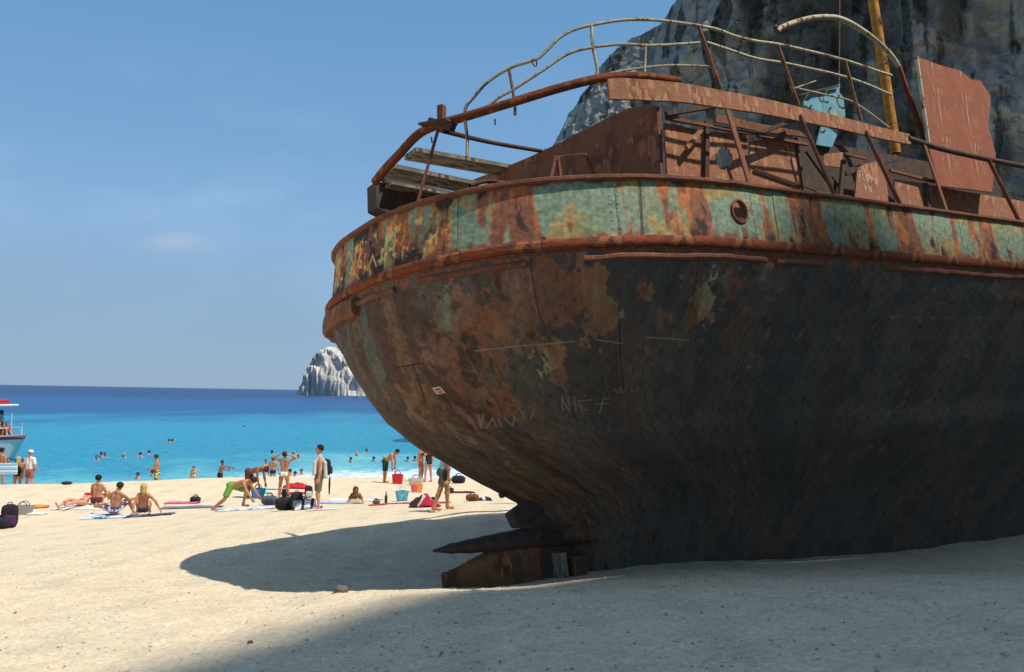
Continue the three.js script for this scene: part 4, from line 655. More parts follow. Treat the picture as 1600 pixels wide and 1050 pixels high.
// pose: t torso direction, hd head direction, aL/aR, lL/lR = [upper, lower] directions (x = outwards), feet forward unless 'toe'
function figure(o) {
  const k = (o.H || 1.72) / 1.72, ps = { t: [0, 1, 0], hd: [0, 1, 0.12], aL: [[0.16, -1, 0], [0.05, -1, 0.18]], aR: [[0.16, -1, 0], [0.05, -1, 0.18]], lL: [[0.06, -1, 0.02], [0.03, -1, -0.03]], lR: [[0.06, -1, 0.02], [0.03, -1, -0.03]], ...o.pose };
  const fem = !!o.fem, T = v3.unit(ps.t), X = [1, 0, 0], Fw = v3.unit(v3.cross(X, T)), pel = [0, 0, 0], P = (u, f, x = 0) => [x, T[1] * u + Fw[1] * f, T[2] * u + Fw[2] * f];
  const chest = P(0.3, 0.0), neckB = P(0.47, -0.005), shW = fem ? 0.155 : 0.178, hd = v3.unit(ps.hd), neckT = v3.add(neckB, v3.mul(v3.unit(v3.mix(T, hd, 0.6)), 0.085)), head = v3.add(neckT, v3.mul(hd, 0.085));
  const j = {}, pr = [];
  for (const s of [1, -1]) {
    const A = ps[s > 0 ? 'aL' : 'aR'].map(d => v3.unit([d[0] * s, d[1], d[2]])), G = ps[s > 0 ? 'lL' : 'lR'].map(d => v3.unit([d[0] * s, d[1], d[2]]));
    const sh = P(0.42, -0.005, s * shW), el = v3.add(sh, v3.mul(A[0], 0.285)), wr = v3.add(el, v3.mul(A[1], 0.245)), hip = P(-0.02, 0, s * 0.088), kn = v3.add(hip, v3.mul(G[0], 0.42)), an = v3.add(kn, v3.mul(G[1], 0.4));
    const toeD = ps.toe ? v3.unit(ps.toe) : v3.unit([0.15 * s, Math.abs(G[1][1]) > 0.6 ? -0.05 : 0.7 * Math.abs(G[1][2]), Math.abs(G[1][1]) > 0.6 ? 1 : 0.25]);
    const heel = v3.add(an, v3.mul(G[1], 0.045)), ball = v3.add(v3.add(heel, v3.mul(toeD, 0.13)), v3.mul(G[1], 0.012));
    j[s] = { sh, el, wr, hip, kn, an, A, G, ball, heel };
    const m = fem ? 0.9 : 1;
    pr.push(cap(v3.mix(sh, [0, sh[1], sh[2]], 0.12), 0.056 * m, v3.mix(sh, el, 0.35), 0.047 * m), cap(v3.mix(sh, el, 0.35), 0.047 * m, el, 0.037 * m), cap(el, 0.039 * m, v3.mix(el, wr, 0.3), 0.041 * m), cap(v3.mix(el, wr, 0.3), 0.041 * m, wr, 0.025));
    pr.push(cap(hip, 0.087, v3.mix(hip, kn, 0.4), 0.077), cap(v3.mix(hip, kn, 0.4), 0.077, kn, 0.051), cap(kn, 0.052, v3.mix(kn, an, 0.3), 0.054), cap(v3.mix(kn, an, 0.3), 0.054, an, 0.034), cap(an, 0.036, heel, 0.036), cap(heel, 0.036, ball, 0.03), cap(ball, 0.03, v3.add(ball, v3.mul(toeD, 0.05)), 0.022));
    pr.push(cap(P(-0.02, 0, s * 0.055), 0.098, P(0.12, 0.005, s * 0.05), fem ? 0.076 : 0.086), cap(P(0.12, 0.005, s * 0.05), fem ? 0.076 : 0.086, P(0.33, 0.01, s * 0.075), fem ? 0.084 : 0.096), cap(P(0.33, 0.01, s * 0.075), fem ? 0.08 : 0.092, P(0.42, -0.01, s * 0.1), 0.062));
    pr.push(cap(neckB, 0.05, P(0.43, -0.01, s * 0.11), 0.048)); if (fem) pr.push(cap(P(0.33, 0.075, s * 0.07), 0.052, P(0.31, 0.09, s * 0.07), 0.046, { k: 0.02 }));
    pr.push(cap(P(-0.06, -0.05, s * 0.06), 0.078, P(-0.02, -0.05, s * 0.06), 0.07));
  }
  pr.push(cap(neckB, 0.052, v3.mix(neckT, head, 0.3), 0.05));
  const lowest = o.sink !== undefined ? null : Math.min(...pr.map(p => Math.min(p.a[1] - p.ra, p.b[1] - p.rb)));
  const dy = o.sink !== undefined ? o.sink : -lowest - 0.008;
  const gs = [tint(nets(pr, o.cell || 0.017, 0.035), (x, y, z) => { const n = 1 + 0.3 * fbm3(x * 6, y * 6, z * 6 + (o.H || 1) * 40, 3); return [n, n * 0.99, n * 0.98]; })];
  const hb = basis(hd, ps.face || (Math.abs(hd[1]) > 0.5 ? [0, 0, 1] : v3.mul(Fw, 1))), hm = new THREE.Matrix4().makeBasis(...hb).setPosition(...head); gs.push(headGeo.clone().applyMatrix4(hm));
  for (const s of [1, -1]) { const d = j[s].A[1], b = basis(v3.mul(d, -1), [0, 0.2, 1]), m = new THREE.Matrix4().makeBasis(b[0].multiplyScalar(-s), b[1], b[2]).setPosition(...j[s].wr), g = handGeoFor(o.grip ? 1 : 0, s).clone().applyMatrix4(m); gs.push(g); }
  const W = new THREE.Matrix4().makeScale(k, k, k).multiply(new THREE.Matrix4().makeTranslation(0, dy, 0));
  const root = thing('person', o.label, 'person', o.at, o.yaw || 0, o.group);
  part(root, 'body', weld(gs).applyMatrix4(W), skinMat(o.skin || SK.tan));
  const wear = (name, prims, col, h = 0.014, kk = 0.02) => part(root, name, nets(prims, h, kk).applyMatrix4(W), typeof col === 'string' ? clothMat(col) : col);
  const pelvis = (inf, up, lowCut = null) => [1, -1].flatMap(s => [cap(P(-0.03, 0, s * 0.055), 0.1 + inf, P(up, 0.003, s * 0.052), 0.09 + inf, { cut: [[...P(up, 0), ...T], ...(lowCut !== null ? [[...P(lowCut, 0), ...v3.mul(T, -1)]] : [])] }), cap(P(-0.06, -0.05, s * 0.06), 0.08 + inf, P(-0.02, -0.05, s * 0.06), 0.074 + inf, lowCut !== null ? { cut: [[...P(lowCut, 0), ...v3.mul(T, -1)]] } : {})]);
  if (o.shorts) { const t = o.shortsLen || 0.75; wear('shorts', [...pelvis(0.012, 0.07), ...[1, -1].map(s => { const { hip, kn, G } = j[s], e = v3.mix(hip, kn, t); return cap(hip, 0.104, v3.mix(hip, kn, 1), 0.088, { cut: [[...e, ...G[0]]] }); })], o.shorts); }
  if (o.trunks) wear('trunks', [...pelvis(0.008, 0.06), ...[1, -1].map(s => { const { hip, kn, G } = j[s], e = v3.mix(hip, kn, 0.22); return cap(hip, 0.096, v3.mix(hip, kn, 0.5), 0.088, { cut: [[...e, ...G[0]]] }); })], o.trunks);
  if (o.bottom) wear('bikini_bottom', pelvis(0.008, 0.05, -0.1), o.bottom);
  if (o.top) wear('bikini_top', [1, -1].map(s => cap(P(0.31, 0.02, s * 0.07), 0.094, P(0.34, 0.03, s * 0.07), 0.094, { cut: [[...P(0.35, 0), ...T], [...P(0.29, 0), ...v3.mul(T, -1)]] })).concat(fem ? [1, -1].map(s => cap(P(0.335, 0.08, s * 0.07), 0.055, P(0.31, 0.095, s * 0.07), 0.05)) : []), o.top);
  if (o.swimsuit) wear('swimsuit', [...pelvis(0.008, 0.14, -0.1), ...[1, -1].flatMap(s => [cap(P(0.1, 0.005, s * 0.05), 0.086, P(0.36, 0.012, s * 0.072), 0.096, { cut: [[...P(0.36, 0), ...T]] }), cap(P(0.33, 0.075, s * 0.07), 0.058, P(0.31, 0.09, s * 0.07), 0.052)])], o.swimsuit);
  if (o.shirt) wear('shirt', [1, -1].flatMap(s => { const { sh, el, A } = j[s], e = v3.mix(sh, el, o.sleeve ?? 0.6); return [cap(P(-0.08, 0, s * 0.058), 0.118, P(0.2, 0, s * 0.055), 0.108, { cut: [[...P(-0.09, 0), ...v3.mul(T, -1)]] }), cap(P(0.2, 0, s * 0.055), 0.108, P(0.42, -0.005, s * 0.09), 0.082), cap(P(0.44, -0.005, s * 0.05), 0.066, sh, 0.07), ...(o.sleeve === 0 ? [] : [cap(sh, 0.072, el, 0.058, { cut: [[...e, ...A[0]]] })])]; }), o.shirt);
  const toW = p => new THREE.Vector3(...p).applyMatrix4(hm);
  if (o.hair) { // hair cap behind the hairline, longer strands where worn long
    const f = (x, y, z) => { const q = toW([x, y, z]); return [q.x, q.y, q.z]; }, up = hb[1], fz = hb[2], fr = f(0, 0.055, 0.052), cutF = [...fr, fz.x * 0.86 - up.x * 0.5, fz.y * 0.86 - up.y * 0.5, fz.z * 0.86 - up.z * 0.5], lowC = f(0, -0.045, 0);
    const hp = [cap(f(0, 0.038, -0.016), 0.1, f(0, 0.036, 0.004), 0.098, { cut: [cutF, [...lowC, -up.x, -up.y, -up.z]] })];
    if (o.long) hp.push(cap(f(0, 0.02, -0.07), 0.07, f(0, -0.14, -0.085), 0.06), cap(f(0.05, 0.0, -0.04), 0.05, f(0.05, -0.14, -0.05), 0.04), cap(f(-0.05, 0, -0.04), 0.05, f(-0.05, -0.14, -0.05), 0.04), cap(f(0, -0.12, -0.085), 0.06, f(0, -0.24, -0.075), 0.03));
    if (o.bun) hp.push(cap(f(0, 0.07, -0.1), 0.045, f(0, 0.06, -0.11), 0.045));
    wear('hair', hp, o.hair, 0.01, 0.02);
  }
  if (o.hat) { const f = p => { const q = toW(p); return [q.x, q.y, q.z]; }, up = hb[1], c = f([0, 0.045, 0]); wear('cap', [cap(f([0, 0.05, -0.008]), 0.103, f([0, 0.05, 0.004]), 0.102, { cut: [[...c, -up.x, -up.y, -up.z]] }), cap(f([-0.04, 0.05, 0.1]), 0.02, f([0.04, 0.05, 0.1]), 0.02, { sq: [1, 0.6, 2.4] })], o.hat, 0.01, 0.01); }
  root.userData.j = undefined; delete root.userData.j; root.joint = (s, n) => new THREE.Vector3(...j[s][n]).applyMatrix4(W).applyAxisAngle(new THREE.Vector3(0, 1, 0), o.yaw || 0).add(o.at); root.local = p => new THREE.Vector3(...p).applyMatrix4(W).applyAxisAngle(new THREE.Vector3(0, 1, 0), o.yaw || 0).add(o.at); root.P = P;
  return root;
}
const handCache = {};
function handGeoFor(b, s) { const key = `${b}${s}`; if (handCache[key]) return handCache[key]; let g = hands[b].clone(); if (s > 0) { const ix = g.index.array.slice(); for (let i = 0; i < ix.length; i += 3) { const t = ix[i]; ix[i] = ix[i + 1]; ix[i + 1] = t; } g.setIndex(new THREE.BufferAttribute(ix, 1)); } return handCache[key] = g; }
// where a person of height H stands whose crown shows at the pixel (px, top)
function byTop(px, top, H, z0 = 30, z1 = 56) { let best = null, be = 1e9; for (let z = z0; z < z1; z += 0.1) { const d = rayOf(px, top), t = z / -d.z, x = d.x * t, y = 5 + d.y * t, e = Math.abs(y - H - Math.max(groundY(x, z), -0.9)); if (e < be - 0.002) { be = e; best = new THREE.Vector3(x, Math.max(groundY(x, z), -0.9), -z); } } return best; }
const H_ = Math.PI / 2, printed = (base, spots, s) => std({ map: dataTex(128, 128, (u, v) => { const a = tfbm(u, v, 5, 5, 2, s), b = tfbm(u, v, 7, 7, 2, s + 9); return a > 0.56 ? spots[0] : b > 0.56 ? spots[1] : base; }), roughness: 0.95 });
const withUV = (m) => m;
const hairs = [HR.black, HR.brown];
// --- group at the water's edge, far left
figure({ label: 'bronzed man in navy trunks with his back turned beside the blue air mattress', at: byTop(3, 698, 1.78), yaw: 2.9, H: 1.78, skin: SK.tan, trunks: '#23283a', hair: HR.black });
figure({ label: 'dark-haired bather standing waist deep right behind the blue air mattress', at: byTop(14, 700, 1.5, 40, 52), yaw: 0.6, H: 1.72, skin: SK.fair, trunks: '#2a3028', hair: HR.black, pose: { aL: [[0.3, -0.9, 0.2], [-0.2, -0.6, 0.8]] } });
figure({ label: 'bather with brown hair standing behind the woman in the black swimsuit', at: byTop(26, 703, 1.5, 40, 52), yaw: 2.6, H: 1.7, skin: SK.pink, trunks: '#30343c', hair: HR.brown });
figure({ label: 'sunburnt bather half hidden behind the man in the white shirt', at: byTop(36, 707, 1.5, 40, 52), yaw: -0.5, H: 1.68, skin: SK.pink, trunks: '#4a2c50', hair: HR.auburn });
figure({ label: 'blond woman in a black swimsuit beside the man in the white shirt', at: byTop(29, 713, 1.62, 33, 44), yaw: 3.3, H: 1.62, fem: true, skin: SK.tan, swimsuit: '#15161a', hair: HR.blond, long: true, pose: { aL: [[0.35, -0.9, 0.1], [-0.3, -0.2, 0.9]] } });
figure({ label: 'man in white cap and loose white shirt watching the sea', at: byTop(48, 702, 1.78, 33, 44), yaw: 2.9, H: 1.78, skin: SK.pink, shirt: '#e9e2dc', sleeve: 0.75, shorts: '#a8645c', hat: '#efece8', hair: HR.grey, pose: { aR: [[0.3, -0.95, 0], [-0.1, -0.6, 0.7]], aL: [[0.3, -0.95, -0.05], [0, -0.8, 0.5]] } });
// --- along the wash
const floral = std({ map: dataTex(128, 128, (u, v) => { const a = tfbm(u, v, 6, 6, 2, 5), b = tfbm(u, v, 8, 8, 2, 14); return a > 0.55 ? [212, 204, 150] : b > 0.55 ? [92, 100, 52] : [120, 84, 54]; }), roughness: 0.95 });
const boxed = root => { root.traverse(m => { if (m.isMesh && m.material.map) boxUV(m.geometry, 3); }); return root; };
boxed(figure({ label: 'man in long floral swim shorts looking down at his hands', at: byTop(246, 709, 1.8, 34, 46), yaw: -1.3, H: 1.8, skin: SK.tan, shorts: floral, shortsLen: 0.95, hair: HR.brown, pose: { hd: [0, 0.95, 0.35], aL: [[0.15, -0.95, 0.15], [-0.2, -0.1, 1]], aR: [[0.15, -0.95, 0.15], [-0.1, -0.2, 1]] } }));
boxed(figure({ label: 'girl in a pale patterned swimsuit walking out of the foaming water', at: byTop(303, 727, 1.3, 36, 50), yaw: 0.3, H: 1.3, fem: true, skin: SK.pink, swimsuit: std({ map: dataTex(64, 64, (u, v) => tfbm(u, v, 6, 6, 2, 77) > 0.5 ? [214, 206, 170] : [150, 140, 96]), roughness: 0.9 }), hair: HR.auburn, pose: { hd: [0, 0.9, 0.4], aL: [[0.3, -0.9, 0.2], [0, -0.9, 0.3]], lL: [[0.05, -0.95, 0.3], [0, -1, -0.15]] } }));
figure({ label: 'boy in dark swim shorts stretching one arm out over the wash', at: byTop(345, 718, 1.6, 36, 52), yaw: 1.35, H: 1.6, skin: SK.bronze, shorts: '#26241f', hair: HR.black, pose: { t: [0, 0.97, 0.2], aL: [[0.15, -0.15, 1], [-0.05, -0.2, 1]], aR: [[0.2, -0.3, 0.95], [0, -0.25, 1]] } });
figure({ label: 'man in dark swimming trunks seen from behind at the wash', at: byTop(427, 713, 1.76, 38, 62), yaw: 3.0, H: 1.76, skin: SK.tan, trunks: '#1d2136', hair: HR.black, pose: { aL: [[0.35, -0.9, 0.1], [0.1, -0.9, 0.3]], aR: [[0.35, -0.9, 0.1], [0.1, -0.9, 0.3]] } });
figure({ label: 'bather in a brown suit just left of the man in dark trunks', at: byTop(416, 717, 1.68, 38, 62), yaw: 1.0, H: 1.68, fem: true, skin: SK.pink, swimsuit: '#5c3a30', hair: HR.auburn });
// --- on the sand
const G = toGround;
figure({ label: 'man in bright green shorts crouching low with both hands on a towel', at: G(362, 796), yaw: 1.45, H: 1.78, skin: SK.tan, shorts: '#6a9a3c', shortsLen: 0.8, hair: HR.brown, pose: { t: [0, 0.3, 0.95], hd: [0, 0.15, 1], face: [0, -1, 0.3], aL: [[0.12, -0.8, 0.6], [0, -0.8, 0.6]], aR: [[0.12, -0.85, 0.45], [0, -0.8, 0.6]], lL: [[0.3, -0.35, 0.9], [0.05, -0.96, -0.25]], lR: [[0.3, -0.8, -0.25], [0.05, -0.62, -0.78]] } });
figure({ label: 'bather bending double over the bright blue bag', at: G(389, 778), yaw: 1.3, H: 1.7, skin: SK.bronze, shorts: '#4c3228', hair: HR.auburn, pose: { t: [0, 0.32, 0.95], hd: [0, -0.35, 0.95], face: [0, -1, -0.3], aL: [[0.1, -0.98, 0.2], [0, -0.98, 0.2]], aR: [[0.1, -0.98, 0.1], [0, -0.98, 0.25]], lL: [[0.08, -1, -0.1], [0.02, -1, -0.1]], lR: [[0.08, -1, 0.02], [0.02, -1, -0.12]] } });
figure({ label: 'woman in a white bikini bottom with both hands raised to her hair', at: G(443, 780), yaw: 3.1, H: 1.66, fem: true, skin: SK.tan, bottom: '#dfe6da', top: '#d8dccf', hair: HR.brown, bun: true, pose: { hd: [0.05, 0.98, 0.12], aL: [[0.9, 0.42, 0], [-0.95, 0.42, -0.1]], aR: [[0.9, 0.42, 0], [-0.95, 0.42, -0.1]], lL: [[0.12, -1, 0], [0.04, -1, 0]], lR: [[0.12, -1, 0], [0.04, -1, 0]] } });
const khaki = figure({ label: 'bare-chested man in long khaki shorts standing beside the pile of bags', at: G(497, 795), yaw: -1.25, H: 1.74, skin: SK.pink, shorts: '#6c6650', shortsLen: 1.02, hair: HR.black, pose: { hd: [0, 1, 0.05], lL: [[0.05, -1, 0.06], [0.02, -1, -0.05]] } });
figure({ label: 'man in black and yellow shorts bending forward at the wash line', at: G(602, 754), yaw: 1.35, H: 1.72, skin: SK.tan, shorts: '#2c3420', shortsLen: 0.95, hair: HR.black, pose: { t: [0, 0.66, 0.75], hd: [0, 0.55, 0.85], face: [0, -0.6, 1], aL: [[0.1, -0.95, 0.2], [0, -0.95, -0.1]], aR: [[0.1, -0.95, 0.2], [0, -0.95, 0]], lL: [[0.06, -1, -0.05], [0, -1, -0.05]] } });
figure({ label: 'woman in a white bikini bottom and dark top standing at the wash', at: G(657, 752), yaw: 1.3, H: 1.68, fem: true, skin: SK.tan, bottom: '#e6e4de', top: '#3a2a2c', hair: HR.blond, pose: { aL: [[0.3, -0.3, 0.9], [0, 0.1, 1]], aR: [[0.15, -0.9, -0.3], [0.1, -0.9, 0.2]], lL: [[0.06, -1, 0.12], [0, -1, -0.1]] } });
figure({ label: 'woman in a black one-piece swimsuit facing the woman with white bikini bottom', at: G(669, 753), yaw: -2.5, H: 1.66, fem: true, skin: SK.pink, swimsuit: '#1b1b20', hair: HR.brown, pose: { aL: [[0.4, -0.85, 0.2], [-0.2, -0.8, 0.3]], lL: [[0.14, -1, 0], [0.06, -1, 0]], lR: [[0.14, -1, 0.1], [0.08, -1, -0.05]] } });
const walker = figure({ label: 'person in grey shorts and pale top striding past under the stern', at: G(692, 797), yaw: 2.0, H: 1.7, skin: SK.tan, shorts: '#55584c', shortsLen: 0.7, shirt: '#b9bcb4', sleeve: 0.2, hair: HR.brown, grip: true, pose: { t: [0, 0.96, 0.25], aL: [[0.2, -0.5, 0.85], [0, -0.4, 0.9]], aR: [[0.25, -1, -0.3], [0.1, -1, 0.0]], lL: [[0.12, -0.94, 0.36], [0.06, -1, 0.06]], lR: [[0.12, -0.93, -0.3], [0.05, -0.93, -0.36]] } });
// --- seated and lying
figure({ label: 'woman in a red bikini lying back on her elbows behind the seated men', at: G(128, 791), yaw: -0.35, H: 1.64, fem: true, skin: SK.pink, bottom: '#a11f33', top: '#b01c34', hair: HR.brown, pose: { t: [0, 0.5, -0.87], hd: [0, 0.85, -0.4], face: [0, 0, 1], aL: [[0.3, -0.8, -0.4], [0.1, -0.25, 0.9]], aR: [[0.3, -0.8, -0.4], [0.1, -0.25, 0.9]], lL: [[0.15, 0.15, 1], [0.05, -0.12, 1]], lR: [[0.15, 0.3, 0.95], [0.05, -0.45, 0.9]] } });
figure({ label: 'slim dark-haired man sitting upright facing the sea behind the pair on towels', at: G(150, 790), yaw: 3.0, H: 1.74, skin: SK.tan, trunks: '#5c2733', hair: HR.black, pose: { t: [0, 0.98, 0.12], aL: [[0.25, -0.9, 0.35], [-0.2, -0.6, 0.75]], aR: [[0.25, -0.9, 0.35], [-0.2, -0.6, 0.75]], lL: [[0.25, 0.5, 0.85], [0, -0.8, 0.6]], lR: [[0.25, 0.5, 0.85], [0, -0.8, 0.6]] } });
const boardies = std({ map: dataTex(128, 128, (u, v) => { const a = tfbm(u, v, 4, 4, 2, 25), b = tfbm(u, v, 6, 6, 2, 34); return a > 0.55 ? [216, 216, 214] : b > 0.57 ? [150, 40, 84] : [58, 62, 88]; }), roughness: 0.95 });
boxed(figure({ label: 'broad-backed man in patterned shorts sitting with an arm on his knee', at: G(178, 806), yaw: 2.75, H: 1.8, skin: SK.tan, shorts: boardies, shortsLen: 0.9, hair: HR.brown, pose: { t: [0, 0.97, 0.2], hd: [-0.15, 0.9, 0.35], aL: [[0.35, -0.85, 0.3], [-0.1, -0.5, 0.8]], aR: [[0.3, -0.6, 0.75], [-0.1, 0.05, 1]], lL: [[1.0, 0.08, 0.25], [1.0, -0.05, 0.2]], lR: [[0.25, 0.6, 0.78], [0.05, -0.85, 0.45]] } }));
figure({ label: 'long-haired blond woman sitting back on straight arms on a dark towel', at: G(223, 806), yaw: 3.5, H: 1.68, fem: true, skin: SK.tan, bottom: '#3a3540', top: '#8a7a52', hair: HR.blond, long: true, pose: { t: [0.0, 0.95, -0.3], hd: [0, 1, 0.05], aL: [[0.35, -0.85, -0.35], [0.1, -0.95, -0.25]], aR: [[0.75, -0.75, -0.3], [0.5, -0.9, -0.2]], lL: [[0.2, 0.35, 0.92], [0, -0.7, 0.7]], lR: [[0.2, 0.3, 0.92], [0, -0.7, 0.7]] } });
figure({ label: 'auburn-haired sunbather lying prone on a white towel with head raised', at: G(556, 783), yaw: 0.15, H: 1.66, fem: true, skin: SK.bronze, swimsuit: '#6b2a20', hair: HR.auburn, long: true, pose: { t: [0, 0.32, 0.95], hd: [0, 0.95, 0.25], face: [0.2, -0.1, 1], toe: [0, -0.1, -1], aL: [[0.35, -0.85, 0.5], [-0.3, -0.05, 0.9]], aR: [[0.35, -0.85, 0.5], [-0.3, -0.05, 0.9]], lL: [[0.08, -0.02, -1], [0.02, 0.0, -1]], lR: [[0.08, -0.02, -1], [0.02, 0, -1]] } });
// --- swimmers: whole bodies, shoulders at the water line
{
  const protos = {};
  const kinds = { black: ['dark-haired swimmer up to the shoulders in the turquoise water', HR.black, SK.tan, false], brown: ['brown-haired swimmer up to the shoulders in the turquoise water', HR.brown, SK.pink, false], fair: ['fair-haired swimmer up to the shoulders in the turquoise water', HR.blond, SK.fair, true] };
  const list = [[151, 719, 'black'], [158, 714, 'black'], [164, 715, 'black'], [193, 716, 'fair'], [219, 714, 'brown'], [233, 711, 'brown'], [264, 692, 'brown'], [269, 692, 'black'], [381, 669, 'brown'], [215, 748, 'brown'], [238, 744, 'brown'], [425, 711, 'black'], [459, 712, 'fair'], [466, 718, 'brown'], [453, 742, 'black'], [461, 746, 'brown'], [471, 742, 'black'], [386, 743, 'brown'], [548, 722, 'black'], [558, 712, 'fair'], [573, 708, 'black'], [584, 721, 'black'], [600, 720, 'fair'], [637, 721, 'brown'], [648, 720, 'black']];
  for (const [px, py, kd] of list) {
    const d = rayOf(px, py), t = -5 / d.y, at = new THREE.Vector3(d.x * t, -1.34, d.z * t), yaw = rr(0, 6.28), [label, hair, skin, long] = kinds[kd];
    if (!protos[kd]) { protos[kd] = figure({ label, group: kd + '-haired swimmers in the bay', at, yaw, H: 1.72, cell: 0.02, skin, hair, long, trunks: '#2b3145', fem: long, pose: { aL: [[0.7, -0.6, 0.3], [0.4, -0.3, 0.8]], aR: [[0.7, -0.6, 0.3], [0.4, -0.3, 0.8]] } }); continue; }
    const c = protos[kd].clone(); c.name = numbered('person'); c.position.copy(at); c.rotation.y = yaw; scene.add(c);
  }
}
// ------------------------------------------------------------------ bags, towels and the tour boat
const fabric = (c, r = 0.95) => std({ color: c, roughness: r, bumpMap: clothBump, bumpScale: 0.006, side: THREE.DoubleSide });
const clothBump = dataTex(256, 256, (u, v) => grey(0.6 * tfbm(u, v, 6, 6, 4, 501) + 0.4 * hash2((u * 256) | 0, (v * 256) | 0, 3)), false);
function puffy(w, h, d, e = 0.5, lump = 0.06, sd = 1) {          // soft rounded box standing on y = 0, sagging and creased
  const g = new THREE.SphereGeometry(1, 30, 20), p = g.attributes.position;
  for (let i = 0; i < p.count; i++) { const f = v => Math.sign(v) * Math.pow(Math.abs(v), e); let x = f(p.getX(i)), y = f(p.getY(i)), z = f(p.getZ(i)); const n = 1 + lump * 2 * fbm3(x * 2 + sd * 7, y * 2.4, z * 2 + sd, 3); p.setXYZ(i, x * w / 2 * n, Math.max(0, (y * n + 1) * h / 2), z * d / 2 * n); }
  const m = mergeVertices((g.deleteAttribute('uv'), g.deleteAttribute('normal'), g), 1e-4); m.computeVertexNormals(); return boxUV(m);
}
const strapArc = (w, h, y, z, r = 0.014, n = 12) => boxUV(new THREE.TubeGeometry(new THREE.CatmullRomCurve3(Array.from({ length: n }, (_, k) => { const a = Math.PI * k / (n - 1); return new THREE.Vector3(-Math.cos(a) * w / 2, y + Math.sin(a) * h, z); })), 20, r, 6));
function backpack(label, at, yaw, c1, c2, s = 1) {
  const t = thing('backpack', label, 'backpack', at, yaw), a = fabric(c1), b = fabric(c2);
  part(t, 'pack_body', puffy(0.34 * s, 0.5 * s, 0.22 * s, 0.55, 0.06, 3), a); const pk = puffy(0.26 * s, 0.24 * s, 0.1 * s, 0.5, 0.05, 5); pk.translate(0, 0.04 * s, 0.12 * s); part(t, 'pocket', pk, b);
  for (const x of [-0.09, 0.09]) { const g = boxUV(new THREE.TubeGeometry(new THREE.CatmullRomCurve3([new THREE.Vector3(x * s, 0.44 * s, -0.1 * s), new THREE.Vector3(x * 1.2 * s, 0.36 * s, -0.19 * s), new THREE.Vector3(x * 1.3 * s, 0.2 * s, -0.17 * s), new THREE.Vector3(x * 1.3 * s, 0.06 * s, -0.1 * s)]), 16, 0.018 * s, 6)); part(t, 'strap', g, b); }
  part(t, 'handle', strapArc(0.1 * s, 0.05 * s, 0.49 * s, -0.04 * s, 0.01 * s), b); return t;
}
function duffel(label, at, yaw, c1, c2, w = 0.55, h = 0.28, d = 0.26) {
  const t = thing('holdall', label, 'bag', at, yaw), a = fabric(c1), b = fabric(c2); part(t, 'bag_body', puffy(w, h, d, 0.6, 0.08, w * 9), a);
  for (const z of [-0.3, 0.3]) part(t, 'handle', strapArc(w * 0.4, h * 0.45, h * 0.82, z * d, 0.012), b); const pk = puffy(w * 0.5, h * 0.5, 0.06, 0.5, 0.04, 2); pk.translate(0, h * 0.15, d * 0.46); part(t, 'pocket', pk, b); return t;
}
function tote(label, at, yaw, mat, trim, w = 0.46, h = 0.38, d = 0.2, open = 1.18) {   // open beach bag, wider at the mouth
  const t = thing('beach_bag', label, 'bag', at, yaw), n = 40, P = [], I = [], rows = 8;
  const prof = []; for (let j = 0; j <= rows; j++) prof.push([j / rows, 0]); for (let j = rows; j >= 0; j--) prof.push([j / rows, 1]);
  for (let i = 0; i < n; i++) for (const [f, ins] of prof) { const a = i / n * 2 * Math.PI, ex = 0.45, c = Math.sign(Math.cos(a)) * Math.pow(Math.abs(Math.cos(a)), ex), s = Math.sign(Math.sin(a)) * Math.pow(Math.abs(Math.sin(a)), ex), k = lerp(0.86, open, f) - ins * 0.05; const w2 = 1 + 0.06 * fbm3(c * 2, f * 3, s * 2 + w * 20, 3); P.push(c * w / 2 * k * w2, f * h * (1 - 0.06 * Math.abs(c) * f) * w2 + ins * (1 - f) * 0.015, s * d / 2 * k * w2); }
  const R = prof.length; for (let i = 0; i < n; i++) for (let j = 0; j < R - 1; j++) { const x = i * R + j, y = ((i + 1) % n) * R + j; I.push(x, x + 1, y, y, x + 1, y + 1); }
  const b0 = P.length / 3; P.push(0, 0.002, 0); for (let i = 0; i < n; i++) I.push(b0, i * R, ((i + 1) % n) * R);
  const g = new THREE.BufferGeometry(); g.setAttribute('position', new THREE.Float32BufferAttribute(P, 3)); g.setIndex(I); g.computeVertexNormals(); part(t, 'bag_body', boxUV(g), mat);
  for (const z of [-0.48, 0.48]) part(t, 'handle', strapArc(w * 0.5, h * 0.45, h * 0.95, z * d * open, 0.012), trim); return t;
}
